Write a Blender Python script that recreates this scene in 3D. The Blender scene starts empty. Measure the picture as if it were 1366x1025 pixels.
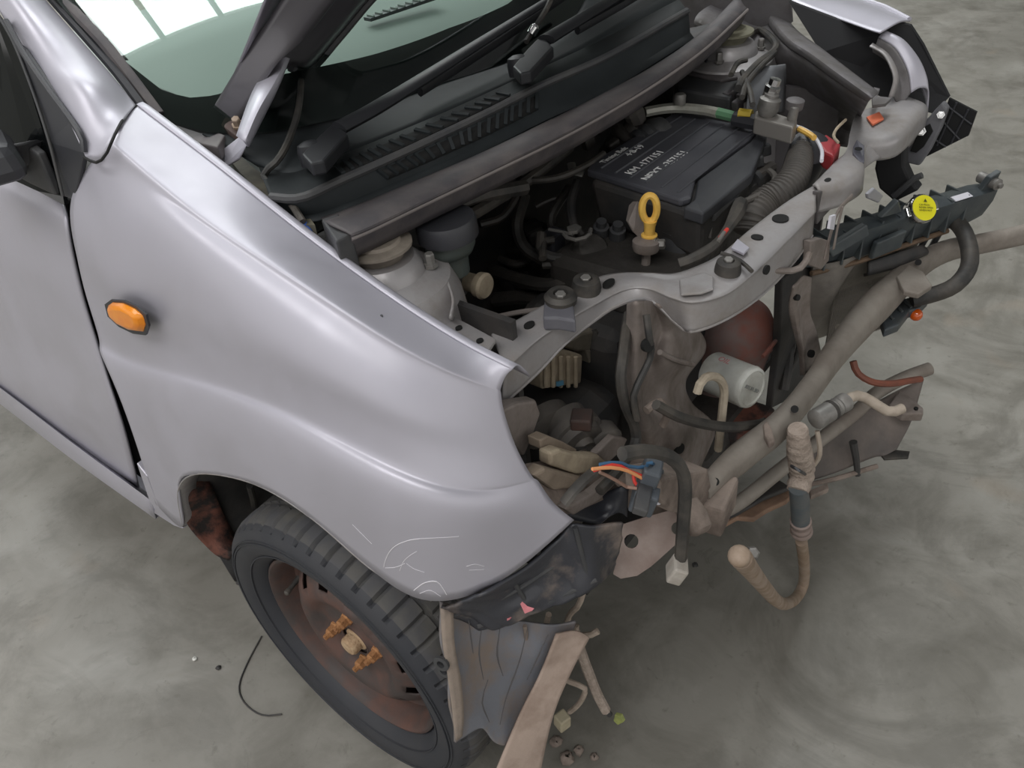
import bpy, bmesh, math, random
import numpy as np
from mathutils import Vector, Matrix
random.seed(7); rng = np.random.default_rng(7)
sc = bpy.context.scene
col = sc.collection
# ------------------------------------------------------------------ camera
CP = np.array([0.75712, -1.08782, 1.37715]); YAW, PIT, ROL, FPX = 2.29386, 0.66187, -0.11846, 1090.86
CF = np.array([math.cos(YAW)*math.cos(PIT), math.sin(YAW)*math.cos(PIT), -math.sin(PIT)])
_r = np.array([math.sin(YAW), -math.cos(YAW), 0.0]); _u = np.cross(_r, CF)
CR = math.cos(ROL)*_r + math.sin(ROL)*_u; CU = -math.sin(ROL)*_r + math.cos(ROL)*_u
cd = bpy.data.cameras.new('camera'); cam = bpy.data.objects.new('camera', cd); col.objects.link(cam)
cd.sensor_width = 36; cd.lens = 36*FPX/1366; cd.clip_start = 0.02
cam.matrix_world = Matrix(((CR[0], CU[0], -CF[0], CP[0]), (CR[1], CU[1], -CF[1], CP[1]), (CR[2], CU[2], -CF[2], CP[2]), (0, 0, 0, 1)))
sc.camera = cam
# ------------------------------------------------------------------ world, lights, exposure
sc.view_settings.view_transform = 'Standard'; sc.view_settings.look = 'None'
sc.view_settings.gamma = 1.0; sc.view_settings.use_curve_mapping = False
sc.view_settings.exposure = -0.52
w = bpy.data.worlds.new('overcast_sky'); sc.world = w; w.use_nodes = True
wn = w.node_tree.nodes; wl = w.node_tree.links
bg = wn['Background']; bg.inputs['Color'].default_value = (1.0, 0.985, 0.96, 1); bg.inputs['Strength'].default_value = 1.5
def area(name, loc, sx, sy, power, colr, rot=(0, 0, 0)):
    l = bpy.data.lights.new(name, 'AREA'); l.shape = 'RECTANGLE'; l.size = sx; l.size_y = sy; l.energy = power; l.color = colr
    o = bpy.data.objects.new(name, l); o.location = loc; o.rotation_euler = rot; col.objects.link(o); return o
# daylight coming down through the glazed roof strip
SKX0, SKX1, SKY0, SKY1, CEIL = -0.9, 0.12, 0.18, 2.9, 5.0
area('roof_glazing_daylight', ((SKX0+SKX1)/2, (SKY0+SKY1)/2, CEIL+0.12), SKX1-SKX0, SKY1-SKY0, 150.0, (0.97, 1.0, 1.0))
# the same roof glazing runs on towards the back of the hall
BKX0, BKX1, BKY0, BKY1 = -9.0, -2.8, -1.2, 6.4
area('rear_glazing_daylight', ((BKX0+BKX1)/2, (BKY0+BKY1)/2, CEIL+0.12), BKX1-BKX0, BKY1-BKY0, 900.0, (0.97, 1.0, 1.0))
# unseen strip added over the near side to brighten floor and fender
NX0, NX1, NY0, NY1 = -3.0, 4.0, -4.4, -2.4
area('near_fill_light', ((NX0+NX1)/2, (NY0+NY1)/2, CEIL+0.12), NX1-NX0, NY1-NY0, 330.0, (1.0, 0.99, 0.98))
# ------------------------------------------------------------------ helpers
def ray(px, py): return CF + CR*(px-683)/FPX - CU*(py-512.5)/FPX
def _pl(px, py, ax, v):
    d = ray(px, py); return CP + d*((v-CP[ax])/d[ax])
def X(px, py, v): return _pl(px, py, 0, v)
def Y(px, py, v): return _pl(px, py, 1, v)
def Z(px, py, v): return _pl(px, py, 2, v)
def PL(px, py, p0, n):
    d = ray(px, py); n = np.array(n, float); return CP + d*(((np.array(p0)-CP) @ n)/(d @ n))
def ZS(pts, z): return [Z(a, b, z) for a, b in pts]
def ZP(pts): return [Z(*p) for p in pts]
def XP(pts): return [X(*p) for p in pts]
def YP(pts): return [Y(*p) for p in pts]
def mpp(p): return float((np.array(p)-CP) @ CF)/FPX
def nz(v): v = np.array(v, float); return v/np.linalg.norm(v)
def srgb(h):
    c = [int(h[i:i+2], 16)/255 for i in (0, 2, 4)]
    return tuple((x/12.92 if x <= 0.04045 else ((x+0.055)/1.055)**2.4) for x in c)
MATS = {}
def mat(name, c, rough=0.5, metal=0.0, coat=0.0, dirt=None, amt=0.5, scale=9.0, bump=0.0, lo=0.4, hi=0.65, spec=0.5, bscale=None, detail=6, coat_rough=0.05):
    m = bpy.data.materials.new(name); m.use_nodes = True; n = m.node_tree.nodes; l = m.node_tree.links
    b = n['Principled BSDF']; c = srgb(c) if isinstance(c, str) else c
    b.inputs['Base Color'].default_value = (*c, 1); b.inputs['Roughness'].default_value = rough; b.inputs['Metallic'].default_value = metal
    b.inputs['Coat Weight'].default_value = coat; b.inputs['Coat Roughness'].default_value = coat_rough; b.inputs['Specular IOR Level'].default_value = spec
    tc = n.new('ShaderNodeTexCoord')
    if dirt is not None:
        d = srgb(dirt) if isinstance(dirt, str) else dirt
        t = n.new('ShaderNodeTexNoise'); t.inputs['Scale'].default_value = scale; t.inputs['Detail'].default_value = detail; t.inputs['Roughness'].default_value = 0.62
        l.new(tc.outputs['Object'], t.inputs['Vector'])
        r = n.new('ShaderNodeMapRange'); r.inputs['From Min'].default_value = lo; r.inputs['From Max'].default_value = hi; r.inputs['To Max'].default_value = amt
        l.new(t.outputs['Fac'], r.inputs['Value'])
        x = n.new('ShaderNodeMix'); x.data_type = 'RGBA'; x.inputs['A'].default_value = (*c, 1); x.inputs['B'].default_value = (*d, 1)
        l.new(r.outputs['Result'], x.inputs['Factor']); l.new(x.outputs['Result'], b.inputs['Base Color'])
        if metal > 0:
            q = n.new('ShaderNodeMapRange'); q.inputs['To Min'].default_value = metal; q.inputs['To Max'].default_value = 0.0
            l.new(r.outputs['Result'], q.inputs['Value']); l.new(q.outputs['Result'], b.inputs['Metallic'])
            q = n.new('ShaderNodeMapRange'); q.inputs['To Min'].default_value = rough; q.inputs['To Max'].default_value = 0.85
            l.new(r.outputs['Result'], q.inputs['Value']); l.new(q.outputs['Result'], b.inputs['Roughness'])
    if bump > 0:
        t2 = n.new('ShaderNodeTexNoise'); t2.inputs['Scale'].default_value = bscale or scale*6; t2.inputs['Detail'].default_value = 5
        l.new(tc.outputs['Object'], t2.inputs['Vector'])
        bp = n.new('ShaderNodeBump'); bp.inputs['Strength'].default_value = bump; bp.inputs['Distance'].default_value = 0.004
        l.new(t2.outputs['Fac'], bp.inputs['Height']); l.new(bp.outputs['Normal'], b.inputs['Normal'])
    MATS[name] = m; return m
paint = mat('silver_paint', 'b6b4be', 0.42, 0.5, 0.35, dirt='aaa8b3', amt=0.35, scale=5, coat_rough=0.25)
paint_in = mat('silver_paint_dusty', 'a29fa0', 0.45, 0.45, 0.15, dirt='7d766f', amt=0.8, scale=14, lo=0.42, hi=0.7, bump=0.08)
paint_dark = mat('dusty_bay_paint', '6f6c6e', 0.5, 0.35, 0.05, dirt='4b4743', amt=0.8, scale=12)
grimy = mat('mud_stained_metal', '8e8580', 0.55, 0.35, 0, dirt='655a52', amt=0.9, scale=16, bump=0.15)
mud = mat('dried_mud', '8a7d74', 0.9, 0, 0, dirt='5f544d', amt=0.9, scale=18, bump=0.4)
mudpl = mat('muddy_plastic', '71737a', 0.7, 0, 0, dirt='7c6e63', amt=0.95, scale=11, bump=0.3, lo=0.4, hi=0.6)
beigepl = mat('dusty_beige_plastic', 'b0a28c', 0.7, 0, 0, dirt='7c6f60', amt=0.8, scale=20, bump=0.15)
blk = mat('black_plastic', '2c2d31', 0.45, 0, 0, dirt='35353a', amt=0.7, scale=10)
blkd = mat('dusty_black_plastic', '36373a', 0.6, 0, 0, dirt='4b4a49', amt=0.8, scale=14, bump=0.1)
cowlm = mat('cowl_plastic', '1d2123', 0.65, 0, 0, dirt='2a2e30', amt=.7, scale=8, spec=.3)
sealm = mat('dusty_rubber_seal', '423f42', 0.6, 0, 0, dirt='5c5655', amt=0.8, scale=18, bump=0.1)
rub = mat('rubber_hose', '2c2b2a', 0.6, 0, 0, dirt='524d47', amt=0.8, scale=22)
deep = mat('greasy_black', '2f2f30', 0.65, 0, 0, dirt='45413e', amt=0.8, scale=15, bump=0.2)
grease = mat('greasy_metal', '44413e', 0.55, 0.35, 0, dirt='24211f', amt=0.9, scale=18, bump=0.25)
alu = mat('dull_aluminium', '8f8d8a', 0.45, 0.7, 0, dirt='5a554f', amt=0.7, scale=25, bump=0.1)
chrome = mat('bright_metal', 'd5d5d5', 0.18, 1.0, 0)
tyrem = mat('tyre_rubber', '2b2d33', 0.6, 0, 0, dirt='37373a', amt=0.7, scale=7, bump=0.05)
treadm = mat('dusty_tread', '47474a', 0.75, 0, 0, dirt='595650', amt=0.8, scale=16, bump=0.1)
rustd = mat('rusty_dark_steel', '473f3d', 0.6, 0.2, 0, dirt='63453b', amt=0.8, scale=14, bump=0.2, lo=0.42, hi=0.66)
rusto = mat('orange_rust', 'a8794f', 0.85, 0, 0, dirt='6f4423', amt=0.8, scale=60, bump=0.5, lo=0.35, hi=0.6)
rustr = mat('red_brown_rust', '6b4236', 0.8, 0, 0, dirt='201d1c', amt=0.97, scale=24, bump=0.3, lo=0.40, hi=0.56)
heat = mat('rusty_heat_shield', '7d6a66', 0.6, 0.2, 0, dirt='8f4a38', amt=0.65, scale=9, bump=0.15, lo=0.46, hi=0.6)
amber = mat('amber_lens', 'e8850a', 0.3, 0, 0.3, dirt='f09a1c', amt=0.6, scale=60)
bulbm = mat('amber_bulb_glass', 'c8540f', 0.12, 0, 0.8)
yel = mat('yellow_cap_print', 'd6cf1c', 0.4)
yeld = mat('yellow_plastic', 'e5b95a', 0.45, dirt='c99a40', amt=0.6, scale=40)
wht = mat('off_white_paint', 'd9dad4', 0.42, 0, 0.1, dirt='a09b90', amt=0.6, scale=20)
whtl = mat('white_label', 'cfced6', 0.5)
redp = mat('red_plastic', 'a03138', 0.5, 0, 0, dirt='8a3a3c', amt=0.6, scale=25)
reds = mat('orange_red_sticker', 'd8714f', 0.55)
redw = mat('red_wire', 'd23a30', 0.5); oraw = mat('orange_wire', 'e09a66', 0.5); bluw = mat('blue_wire', '3f6484', 0.5); brnw = mat('brown_wire', '8a6e60', 0.6)
grn = mat('green_tube', '5f8a68', 0.5); brass = mat('tan_metal', '9a897a', 0.6, 0.2, 0, dirt='7a6650', amt=0.7, scale=30, bump=0.15)
hose_red = mat('brown_hose', '7a4636', 0.6, dirt='5a3a30', amt=0.7, scale=25)
dashm = mat('dash_plastic', '8c928e', 0.8)
fins = mat('dusty_fins', '8a857d', 0.7, 0.2, 0, dirt='6b665e', amt=0.8, scale=14, bump=0.5, bscale=240)
marker = mat('white_marker', 'dcdcdc', 0.6); redprint = mat('red_print', 'c08a8a', 0.6); blackprint = mat('dark_print', '4a4a10', 0.5); greyprint = mat('grey_print', '8d8f8d', 0.5)
holem = mat('dark_hole', '0c0c0c', 0.8)
bluep = mat('blue_plastic', '3a5aa0', 0.5)
tapem = mat('muddy_tape', 'a89a8f', 0.9, 0, 0, dirt='82756a', amt=0.8, scale=45, bump=0.8)
glassd = mat('dark_glass', '0b0d0e', 0.08, 0, 0.0)
def glass_mat():
    m = bpy.data.materials.new('tinted_windscreen_glass'); m.use_nodes = True; n = m.node_tree.nodes; l = m.node_tree.links
    for x in list(n):
        if x.type != 'OUTPUT_MATERIAL': n.remove(x)
    out = [x for x in n if x.type == 'OUTPUT_MATERIAL'][0]
    t = n.new('ShaderNodeBsdfTransparent'); t.inputs['Color'].default_value = (0.74, 0.87, 0.82, 1)
    g = n.new('ShaderNodeBsdfGlossy'); g.inputs['Roughness'].default_value = 0.015; g.inputs['Color'].default_value = (0.95, 1, 0.98, 1)
    f = n.new('ShaderNodeFresnel'); f.inputs['IOR'].default_value = 1.6
    x = n.new('ShaderNodeMixShader'); l.new(f.outputs['Fac'], x.inputs['Fac']); l.new(t.outputs[0], x.inputs[1]); l.new(g.outputs[0], x.inputs[2]); l.new(x.outputs[0], out.inputs['Surface'])
    return m
glassm = glass_mat()
# ---- object creation
WL = {}
def thing(name, label, cat, loc, group=None):
    o = bpy.data.objects.new(name, None); o.empty_display_size = 0.05; col.objects.link(o)
    o.location = Vector(loc); WL[o] = np.array(loc, float); tag(o, label, cat, group); return o
def tag(o, label, cat, group=None):
    o['label'] = label; o['category'] = cat
    if group: o['group'] = group
    return o
def add(name, verts, faces, m, parent=None, smooth=True, solid=0.0, bevel=0.0, sub=0, offset=0.0, autosmooth=40, label=None):
    v = np.array(verts, float); mn, mx = v.min(0), v.max(0); c = np.array([(mn[0]+mx[0])/2, (mn[1]+mx[1])/2, mn[2]])
    me = bpy.data.meshes.new(name); me.from_pydata([tuple(q) for q in v-c], [], faces); me.materials.append(m)
    if smooth:
        for p in me.polygons: p.use_smooth = True
        if autosmooth < 180: me.set_sharp_from_angle(angle=math.radians(autosmooth))
    me.update()
    o = bpy.data.objects.new(name, me); col.objects.link(o); WL[o] = c
    if parent is not None: o.parent = parent; o.location = Vector(c-WL[parent])
    else: o.location = Vector(c)
    if solid:
        s = o.modifiers.new('thickness', 'SOLIDIFY'); s.thickness = solid; s.offset = offset
    if bevel:
        s = o.modifiers.new('bevel', 'BEVEL'); s.width = bevel; s.segments = 2; s.limit_method = 'ANGLE'; s.angle_limit = math.radians(35)
    if sub:
        s = o.modifiers.new('subdivision', 'SUBSURF'); s.levels = sub; s.render_levels = sub
    if label: o['label'] = label
    return o
def nsp(P, n):
    """natural cubic spline through P (curvature-continuous), n samples"""
    P = np.array(P, float); k = len(P); A = np.zeros((k, k)); B = np.zeros(P.shape); A[0, 0] = A[-1, -1] = 1
    for i in range(1, k-1): A[i, i-1:i+2] = (1, 4, 1); B[i] = 6*(P[i-1]-2*P[i]+P[i+1])
    M = np.linalg.solve(A, B); out = []
    for i in range(n):
        t = i/(n-1)*(k-1); j = min(int(t), k-2); u = t-j; w_ = 1-u
        out.append(M[j]*w_**3/6+M[j+1]*u**3/6+(P[j]-M[j]/6)*w_+(P[j+1]-M[j+1]/6)*u)
    return out
def cr(P, n, closed=False):
    """Catmull-Rom through P, n samples, uniform in the control index."""
    P = [np.array(p, float) for p in P]; k = len(P)
    if k == 2: return [P[0]+(P[1]-P[0])*i/(n-1) for i in range(n)]
    out = []
    for i in range(n):
        t = i/(n-1)*(k-1); j = min(int(t), k-2); u = t-j
        p1, p2 = P[j], P[j+1]; p0 = P[j-1] if j > 0 else 2*p1-p2; p3 = P[j+2] if j+2 < k else 2*p2-p1
        out.append(0.5*((2*p1)+(p2-p0)*u+(2*p0-5*p1+4*p2-p3)*u*u+(3*p1-p0-3*p2+p3)*u**3))
    return out
def lin(P, n):
    P = [np.array(p, float) for p in P]; k = len(P)
    return [P[min(int(t), k-2)]*(1-(t-min(int(t), k-2)))+P[min(int(t), k-2)+1]*(t-min(int(t), k-2)) for t in [i/(n-1)*(k-1) for i in range(n)]]
def arc(P, n, spl=True):
    """resample a polyline evenly by length"""
    Q = np.array(cr(P, 12*len(P)) if spl and len(P) > 2 else P, float)
    s = np.r_[0, np.cumsum(np.linalg.norm(np.diff(Q, axis=0), axis=1))]
    t = np.linspace(0, s[-1], n); return [np.array([np.interp(a, s, Q[:, i]) for i in range(3)]) for a in t]
def grid(name, R, m, parent=None, **k):
    nu, nv = len(R), len(R[0]); V = [p for r in R for p in r]
    F = [(i*nv+j, i*nv+j+1, (i+1)*nv+j+1, (i+1)*nv+j) for i in range(nu-1) for j in range(nv-1)]
    return add(name, V, F, m, parent, **k)
def patch(name, rows, nu, nv, m, parent=None, ulin=False, vlin=False, fair=False, **k):
    """rows with the same number of control points each: smooth in both directions"""
    A = [(lin if vlin else nsp if fair else cr)(r, nv) for r in rows]
    B = [(lin if ulin else nsp if fair else cr)([A[i][j] for i in range(len(A))], nu) for j in range(nv)]
    return grid(name, [[B[j][i] for j in range(nv)] for i in range(nu)], m, parent, **k)
def rails(name, polys, n, m, parent=None, sub=1, spl=True, **k):
    """surface across several polylines (each resampled by length), straight between them"""
    A = [arc(p, n, spl) for p in polys]
    return grid(name, A, m, parent, **k)
def frame(ax):
    ax = nz(ax); h = np.array([0, 0, 1.0]) if abs(ax[2]) < 0.9 else np.array([1.0, 0, 0])
    a = nz(np.cross(h, ax)); return a, np.cross(ax, a), ax
def tube(name, pts, r, m, parent=None, seg=8, n=None, spl=True, ribs=0, ribamp=0.12, cap=True, flat=1.0, **k):
    pts = [np.array(p, float) for p in pts]
    L = sum(np.linalg.norm(pts[i+1]-pts[i]) for i in range(len(pts)-1))
    n = n or max(4, min(90, int(L/0.012)))
    if ribs: n = ribs*4+1
    rr = r if hasattr(r, '__len__') else [r]*2
    P = arc(pts, n, spl); V = []; F = []
    t = nz(P[1]-P[0]); a, b, _ = frame(t)
    for i, p in enumerate(P):
        t2 = nz(P[min(i+1, n-1)]-P[max(i-1, 0)]); a = nz(a-t2*(a@t2)); b = np.cross(t2, a)
        ri = float(np.interp(i/(n-1), np.linspace(0, 1, len(rr)), rr))
        if ribs: ri *= 1+ribamp*(1 if i % 4 in (1, 2) else -1)
        for s in range(seg):
            q = 2*math.pi*s/seg; V.append(p+ri*(a*math.cos(q)+b*math.sin(q)*flat))
    for i in range(n-1):
        for s in range(seg):
            F.append((i*seg+s, i*seg+(s+1) % seg, (i+1)*seg+(s+1) % seg, (i+1)*seg+s))
    if cap: F.append(tuple(range(seg-1, -1, -1))); F.append(tuple((n-1)*seg+s for s in range(seg)))
    return add(name, V, F, m, parent, **k)
def lathe(name, c, ax, prof, m, parent=None, seg=28, sx=1.0, sy=1.0, **k):
    """prof: (radius, height along ax) pairs"""
    a, b, ax = frame(ax); c = np.array(c, float); V = []; F = []; n = len(prof)
    for r, h in prof:
        r = max(r, 1e-5)
        for s in range(seg):
            q = 2*math.pi*s/seg; V.append(c+ax*h+r*(a*math.cos(q)*sx+b*math.sin(q)*sy))
    for i in range(n-1):
        for s in range(seg):
            F.append((i*seg+s, i*seg+(s+1) % seg, (i+1)*seg+(s+1) % seg, (i+1)*seg+s))
    F.append(tuple(range(seg-1, -1, -1))); F.append(tuple((n-1)*seg+s for s in range(seg)))
    return add(name, V, F, m, parent, **k)
def bolt(name, c, ax, r, h, m, parent=None):
    return lathe(name, c, ax, [(r*1.45, 0), (r*1.45, h*.25), (r, h*.28), (r, h*.9), (r*.85, h)], m, parent, seg=6, smooth=False)
def box(name, c, size, m, parent=None, ax=(1, 0, 0), up=(0, 0, 1), bevel=0.0, taper=1.0, **k):
    x = nz(ax); y = nz(np.cross(up, x)); z = np.cross(x, y); c = np.array(c, float); V = []
    for k3 in (-1, 1):
        f = taper if k3 == 1 else 1.0
        for i, j in ((-1, -1), (1, -1), (1, 1), (-1, 1)): V.append(c+x*i*size[0]/2*f+y*j*size[1]/2*f+z*k3*size[2]/2)
    F = [(0, 3, 2, 1), (4, 5, 6, 7), (0, 1, 5, 4), (1, 2, 6, 5), (2, 3, 7, 6), (3, 0, 4, 7)]
    return add(name, V, F, m, parent, smooth=False, bevel=bevel, **k)
def prism(name, out, vec, m, parent=None, bevel=0.0, smooth=False, scale=1.0, **k):
    """closed 3D outline extruded by vec (far end scaled about its centre)"""
    O = [np.array(p, float) for p in out]; n = len(O); v = np.array(vec, float); c = sum(O)/n
    V = O+[c+(p-c)*scale+v for p in O]
    F = [tuple(range(n)), tuple(range(2*n-1, n-1, -1))]+[(i, i+n, (i+1) % n+n, (i+1) % n) for i in range(n)]
    bm = bmesh.new(); vs = [bm.verts.new(tuple(q)) for q in V]
    for f in F: bm.faces.new([vs[i] for i in f])
    bmesh.ops.recalc_face_normals(bm, faces=bm.faces)
    me = bpy.data.meshes.new('t'); bm.to_mesh(me); bm.free()
    F2 = [tuple(p.vertices) for p in me.polygons]; V2 = [np.array(q.co) for q in me.vertices]; bpy.data.meshes.remove(me)
    return add(name, V2, F2, m, parent, smooth=smooth, bevel=bevel, **k)
def plate(name, out, holes, th, m, parent=None, bevel=0.0, **k):
    """flat sheet from a (nearly planar) 3D outline with round holes [(centre, radius or (rx,ry,dir))], thickness th"""
    O = [np.array(p, float) for p in out]; c = sum(O)/len(O)
    _, _, vt = np.linalg.svd(np.array(O)-c); ex, ey, nn = vt[0], vt[1], vt[2]
    if nn @ (CP-c) < 0: nn = -nn; ex = -ex
    to2 = lambda p: (float((p-c) @ ex), float((p-c) @ ey))
    bm = bmesh.new(); E = []
    def loop(pts):
        vs = [bm.verts.new((x, y, 0)) for x, y in pts]
        for i in range(len(vs)): E.append(bm.edges.new((vs[i], vs[(i+1) % len(vs)])))
    loop([to2(p) for p in O])
    for h, r in holes:
        hx, hy = to2(np.array(h)); rx, ry, an = (r, r, 0) if not hasattr(r, '__len__') else r
        loop([(hx+rx*math.cos(q)*math.cos(an)-ry*math.sin(q)*math.sin(an), hy+rx*math.cos(q)*math.sin(an)+ry*math.sin(q)*math.cos(an)) for q in [2*math.pi*i/12 for i in range(12)]])
    bmesh.ops.triangle_fill(bm, use_beauty=True, use_dissolve=False, edges=E)
    bmesh.ops.recalc_face_normals(bm, faces=bm.faces)
    bm.verts.index_update()
    V = [c+ex*q.co.x+ey*q.co.y for q in bm.verts]; F = [tuple(x.index for x in f.verts) for f in bm.faces]; bm.free()
    return add(name, V, F, m, parent, smooth=False, solid=th, bevel=bevel, **k)
def sph(name, c, r, m, parent=None, ax=(0, 0, 1), st=1.0, seg=16):
    pr = [(r*math.sin(math.pi*i/10), -r*st*math.cos(math.pi*i/10)) for i in range(11)]
    return lathe(name, c, ax, pr, m, parent, seg=seg)
def text(name, s, o, ex, ey, size, m, parent=None, depth=0.0004):
    """handwriting or print lying in the plane (ex, ey) with its start at o"""
    cu = bpy.data.curves.new(name, 'FONT'); cu.body = s; cu.size = size; cu.extrude = depth; cu.resolution_u = 2
    t = bpy.data.objects.new('t', cu); col.objects.link(t); dg = bpy.context.evaluated_depsgraph_get()
    me = bpy.data.meshes.new_from_object(t.evaluated_get(dg)); bpy.data.objects.remove(t)
    ex = nz(ex); ey = nz(ey); n = np.cross(ex, ey)
    V = [np.array(o)+ex*v.co.x+ey*v.co.y+n*v.co.z for v in me.vertices]; F = [tuple(p.vertices) for p in me.polygons]
    bpy.data.meshes.remove(me)
    return add(name, V, F, m, parent, smooth=False)
def struct(o): o['kind'] = 'structure'; return o
fritm = mat('black_printed_border', '101113', .6)
# ------------------------------------------------------------------ the hall
def concrete():
    m = bpy.data.materials.new('polished_concrete'); m.use_nodes = True; n = m.node_tree.nodes; l = m.node_tree.links; b = n['Principled BSDF']
    tc = n.new('ShaderNodeTexCoord')
    def noise(s, d, rough=0.6, dist=0.0):
        t = n.new('ShaderNodeTexNoise'); t.inputs['Scale'].default_value = s; t.inputs['Detail'].default_value = d; t.inputs['Roughness'].default_value = rough; t.inputs['Distortion'].default_value = dist
        l.new(tc.outputs['Object'], t.inputs['Vector']); return t.outputs['Fac']
    def rng_(f, a, b_, c, d):
        r = n.new('ShaderNodeMapRange'); r.inputs[1].default_value = a; r.inputs[2].default_value = b_; r.inputs[3].default_value = c; r.inputs[4].default_value = d
        l.new(f, r.inputs[0]); return r.outputs[0]
    def mix(f, A, B):
        x = n.new('ShaderNodeMix'); x.data_type = 'RGBA'; l.new(f, x.inputs['Factor'])
        for s, v in (('A', A), ('B', B)):
            if isinstance(v, str): x.inputs[s].default_value = (*srgb(v), 1)
            else: l.new(v, x.inputs[s])
        return x.outputs['Result']
    c = mix(rng_(noise(1.3, 5), .3, .7, 0, 1), '76736c', '88857e')
    c = mix(rng_(noise(5.5, 8, .65, .6), .45, .68, 0, .75), c, '615e56')
    c = mix(rng_(noise(2.2, 6, .6, 1.2), .52, .72, 0, .45), c, 'a09e98')
    c = mix(rng_(noise(2.6, 9, .68, 1.6), .5, .64, 0, .55), c, '5f5c55')
    c = mix(rng_(noise(11, 6, .7, 2.2), .6, .72, 0, .5), c, '5a574f')
    c = mix(rng_(noise(42, 4), .64, .75, 0, .5), c, '5c584f')
    c = mix(rng_(noise(3.7, 2), .66, .73, 0, .3), c, '8c7f70')
    l.new(c, b.inputs['Base Color'])
    l.new(rng_(noise(6, 4), .3, .7, .38, .62), b.inputs['Roughness'])
    bp = n.new('ShaderNodeBump'); bp.inputs['Strength'].default_value = .12; bp.inputs['Distance'].default_value = .003
    l.new(noise(60, 5), bp.inputs['Height']); l.new(bp.outputs['Normal'], b.inputs['Normal'])
    return m
floorm = concrete()
wallm = mat('painted_wall', '8c8e8a', 0.8, dirt='7e7f7c', amt=.5, scale=1.5)
def roof_sheet():  # thin translucent corrugated roof sheets: daylight from above shows through a little
    m = bpy.data.materials.new('translucent_roof_sheet'); m.use_nodes = True; n = m.node_tree.nodes; l = m.node_tree.links
    for x in list(n):
        if x.type != 'OUTPUT_MATERIAL': n.remove(x)
    out = [x for x in n if x.type == 'OUTPUT_MATERIAL'][0]
    d = n.new('ShaderNodeBsdfDiffuse'); d.inputs['Color'].default_value = (.16, .17, .17, 1)
    t = n.new('ShaderNodeBsdfTranslucent'); t.inputs['Color'].default_value = (.85, .9, .88, 1)
    x = n.new('ShaderNodeMixShader'); x.inputs['Fac'].default_value = .06
    l.new(d.outputs[0], x.inputs[1]); l.new(t.outputs[0], x.inputs[2]); l.new(x.outputs[0], out.inputs['Surface']); return m
ceilm = roof_sheet()
steel = mat('grey_steel', '3c4040', 0.6)
def slab(name, x0, x1, y0, y1, z0, z1, m):
    return struct(box(name, ((x0+x1)/2, (y0+y1)/2, (z0+z1)/2), (x1-x0, y1-y0, z1-z0), m))
slab('floor', -9, 10, -8, 12, -0.2, 0, floorm)
# roof sheets around the glazed strips
def sheet(x0, x1, y0, y1):
    struct(add('ceiling', [(x0, y0, CEIL), (x1, y0, CEIL), (x1, y1, CEIL), (x0, y1, CEIL)], [(0, 3, 2, 1)], ceilm, smooth=False))
for a in ((-9, 10, -8, NY0), (-9, NX0, NY0, NY1), (NX1, 10, NY0, NY1), (-9, 10, NY1, BKY0), (BKX1, 10, BKY0, SKY0), (SKX1, 10, SKY0, 12), (-9, SKX1, BKY1, 12), (BKX1, SKX0, SKY0, BKY1), (SKX0, SKX1, SKY1, BKY1)): sheet(*a)
for i in range(6): x = BKX0+.5+i*(BKX1-BKX0-1)/5; slab('trim_%d' % (11+i), x-.03, x+.03, BKY0, BKY1, CEIL-.06, CEIL, steel)
for i in range(6): x = NX0+.5+i*(NX1-NX0-1)/5; slab('trim_%d' % (21+i), x-.03, x+.03, NY0, NY1, CEIL-.06, CEIL, steel)
k = 0
for i in range(1, 6):
    y = SKY0+.41+.585*(i-1)
    slab('trim_%d' % i, SKX0, SKX1, y-.02, y+.02, CEIL-.05, CEIL, steel)
slab('wall_back', -9.2, -9, -8, 12, 0, 2.2, wallm)
slab('wall_left', -9, 10, 8.8, 9, 0, CEIL, wallm)
# ------------------------------------------------------------------ the car
car = thing('car', 'silver hatchback with its front bumper and headlamps stripped off, bonnet propped open', 'car', (0, 0, 0))
def sub3(fr, to): return [np.array(fr)+(np.array(to)-np.array(fr))*t for t in (0, .5, 1)]
# fender: nine control points down each of ten columns, (px, py, Y)
YV = [-.555, -.590, -.633, -.666, -.688, -.691, -.694, -.717, -.724]
FC = [
 [(182,140),(168,158),(150,185),(96,262),(101,336),(115,395),(132,452),(165,545),(207,672)],
 [(222,171),(207,192),(190,222),(168,272),(158,362),(164,420),(178,478),(205,578),(243,703)],
 [(265,203),(248,224),(232,255),(210,300),(204,385),(208,438),(217,490),(226,570),(237,655)],
 [(300,229),(284,252),(270,284),(252,326),(248,405),(252,453),(259,498),(261,562),(262,633)],
 [(350,269),(334,290),(318,320),(306,364),(306,432),(312,475),(320,518),(328,580),(335,645)],
 [(400,313),(386,328),(372,351),(363,400),(366,460),(375,502),(388,546),(400,612),(412,690)],
 [(470,362),(455,376),(440,396),(436,446),(442,504),(456,543),(472,586),(486,660),(500,764)],
 [(560,427),(544,441),(528,461),(523,504),(531,552),(547,590),(564,636),(574,706),(575,802)],
 [(630,472),(616,486),(603,503),(601,546),(610,592),(627,632),(648,682),(662,722),(668,775)],
 [(683,493),(674,503),(668,519),(671,543),(680,574),(693,606),(711,637),(737,669),(766,694)]]
FY = [[y for y in YV] for _ in range(10)]
FY[6] = [-.556, -.590, -.634, -.664, -.683, -.684, -.688, -.710, -.716]
FY[7] = [-.556, -.588, -.628, -.652, -.668, -.670, -.675, -.696, -.701]
FY[8] = [-.553, -.577, -.607, -.620, -.630, -.634, -.644, -.651, -.638]
FY[9] = [-.550, -.556, -.562, -.566, -.568, -.568, -.563, -.552, -.535]
FR = [[Y(p[0], p[1], y) for p, y in zip(c, ys)] for c, ys in zip(FC, FY)]
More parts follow.
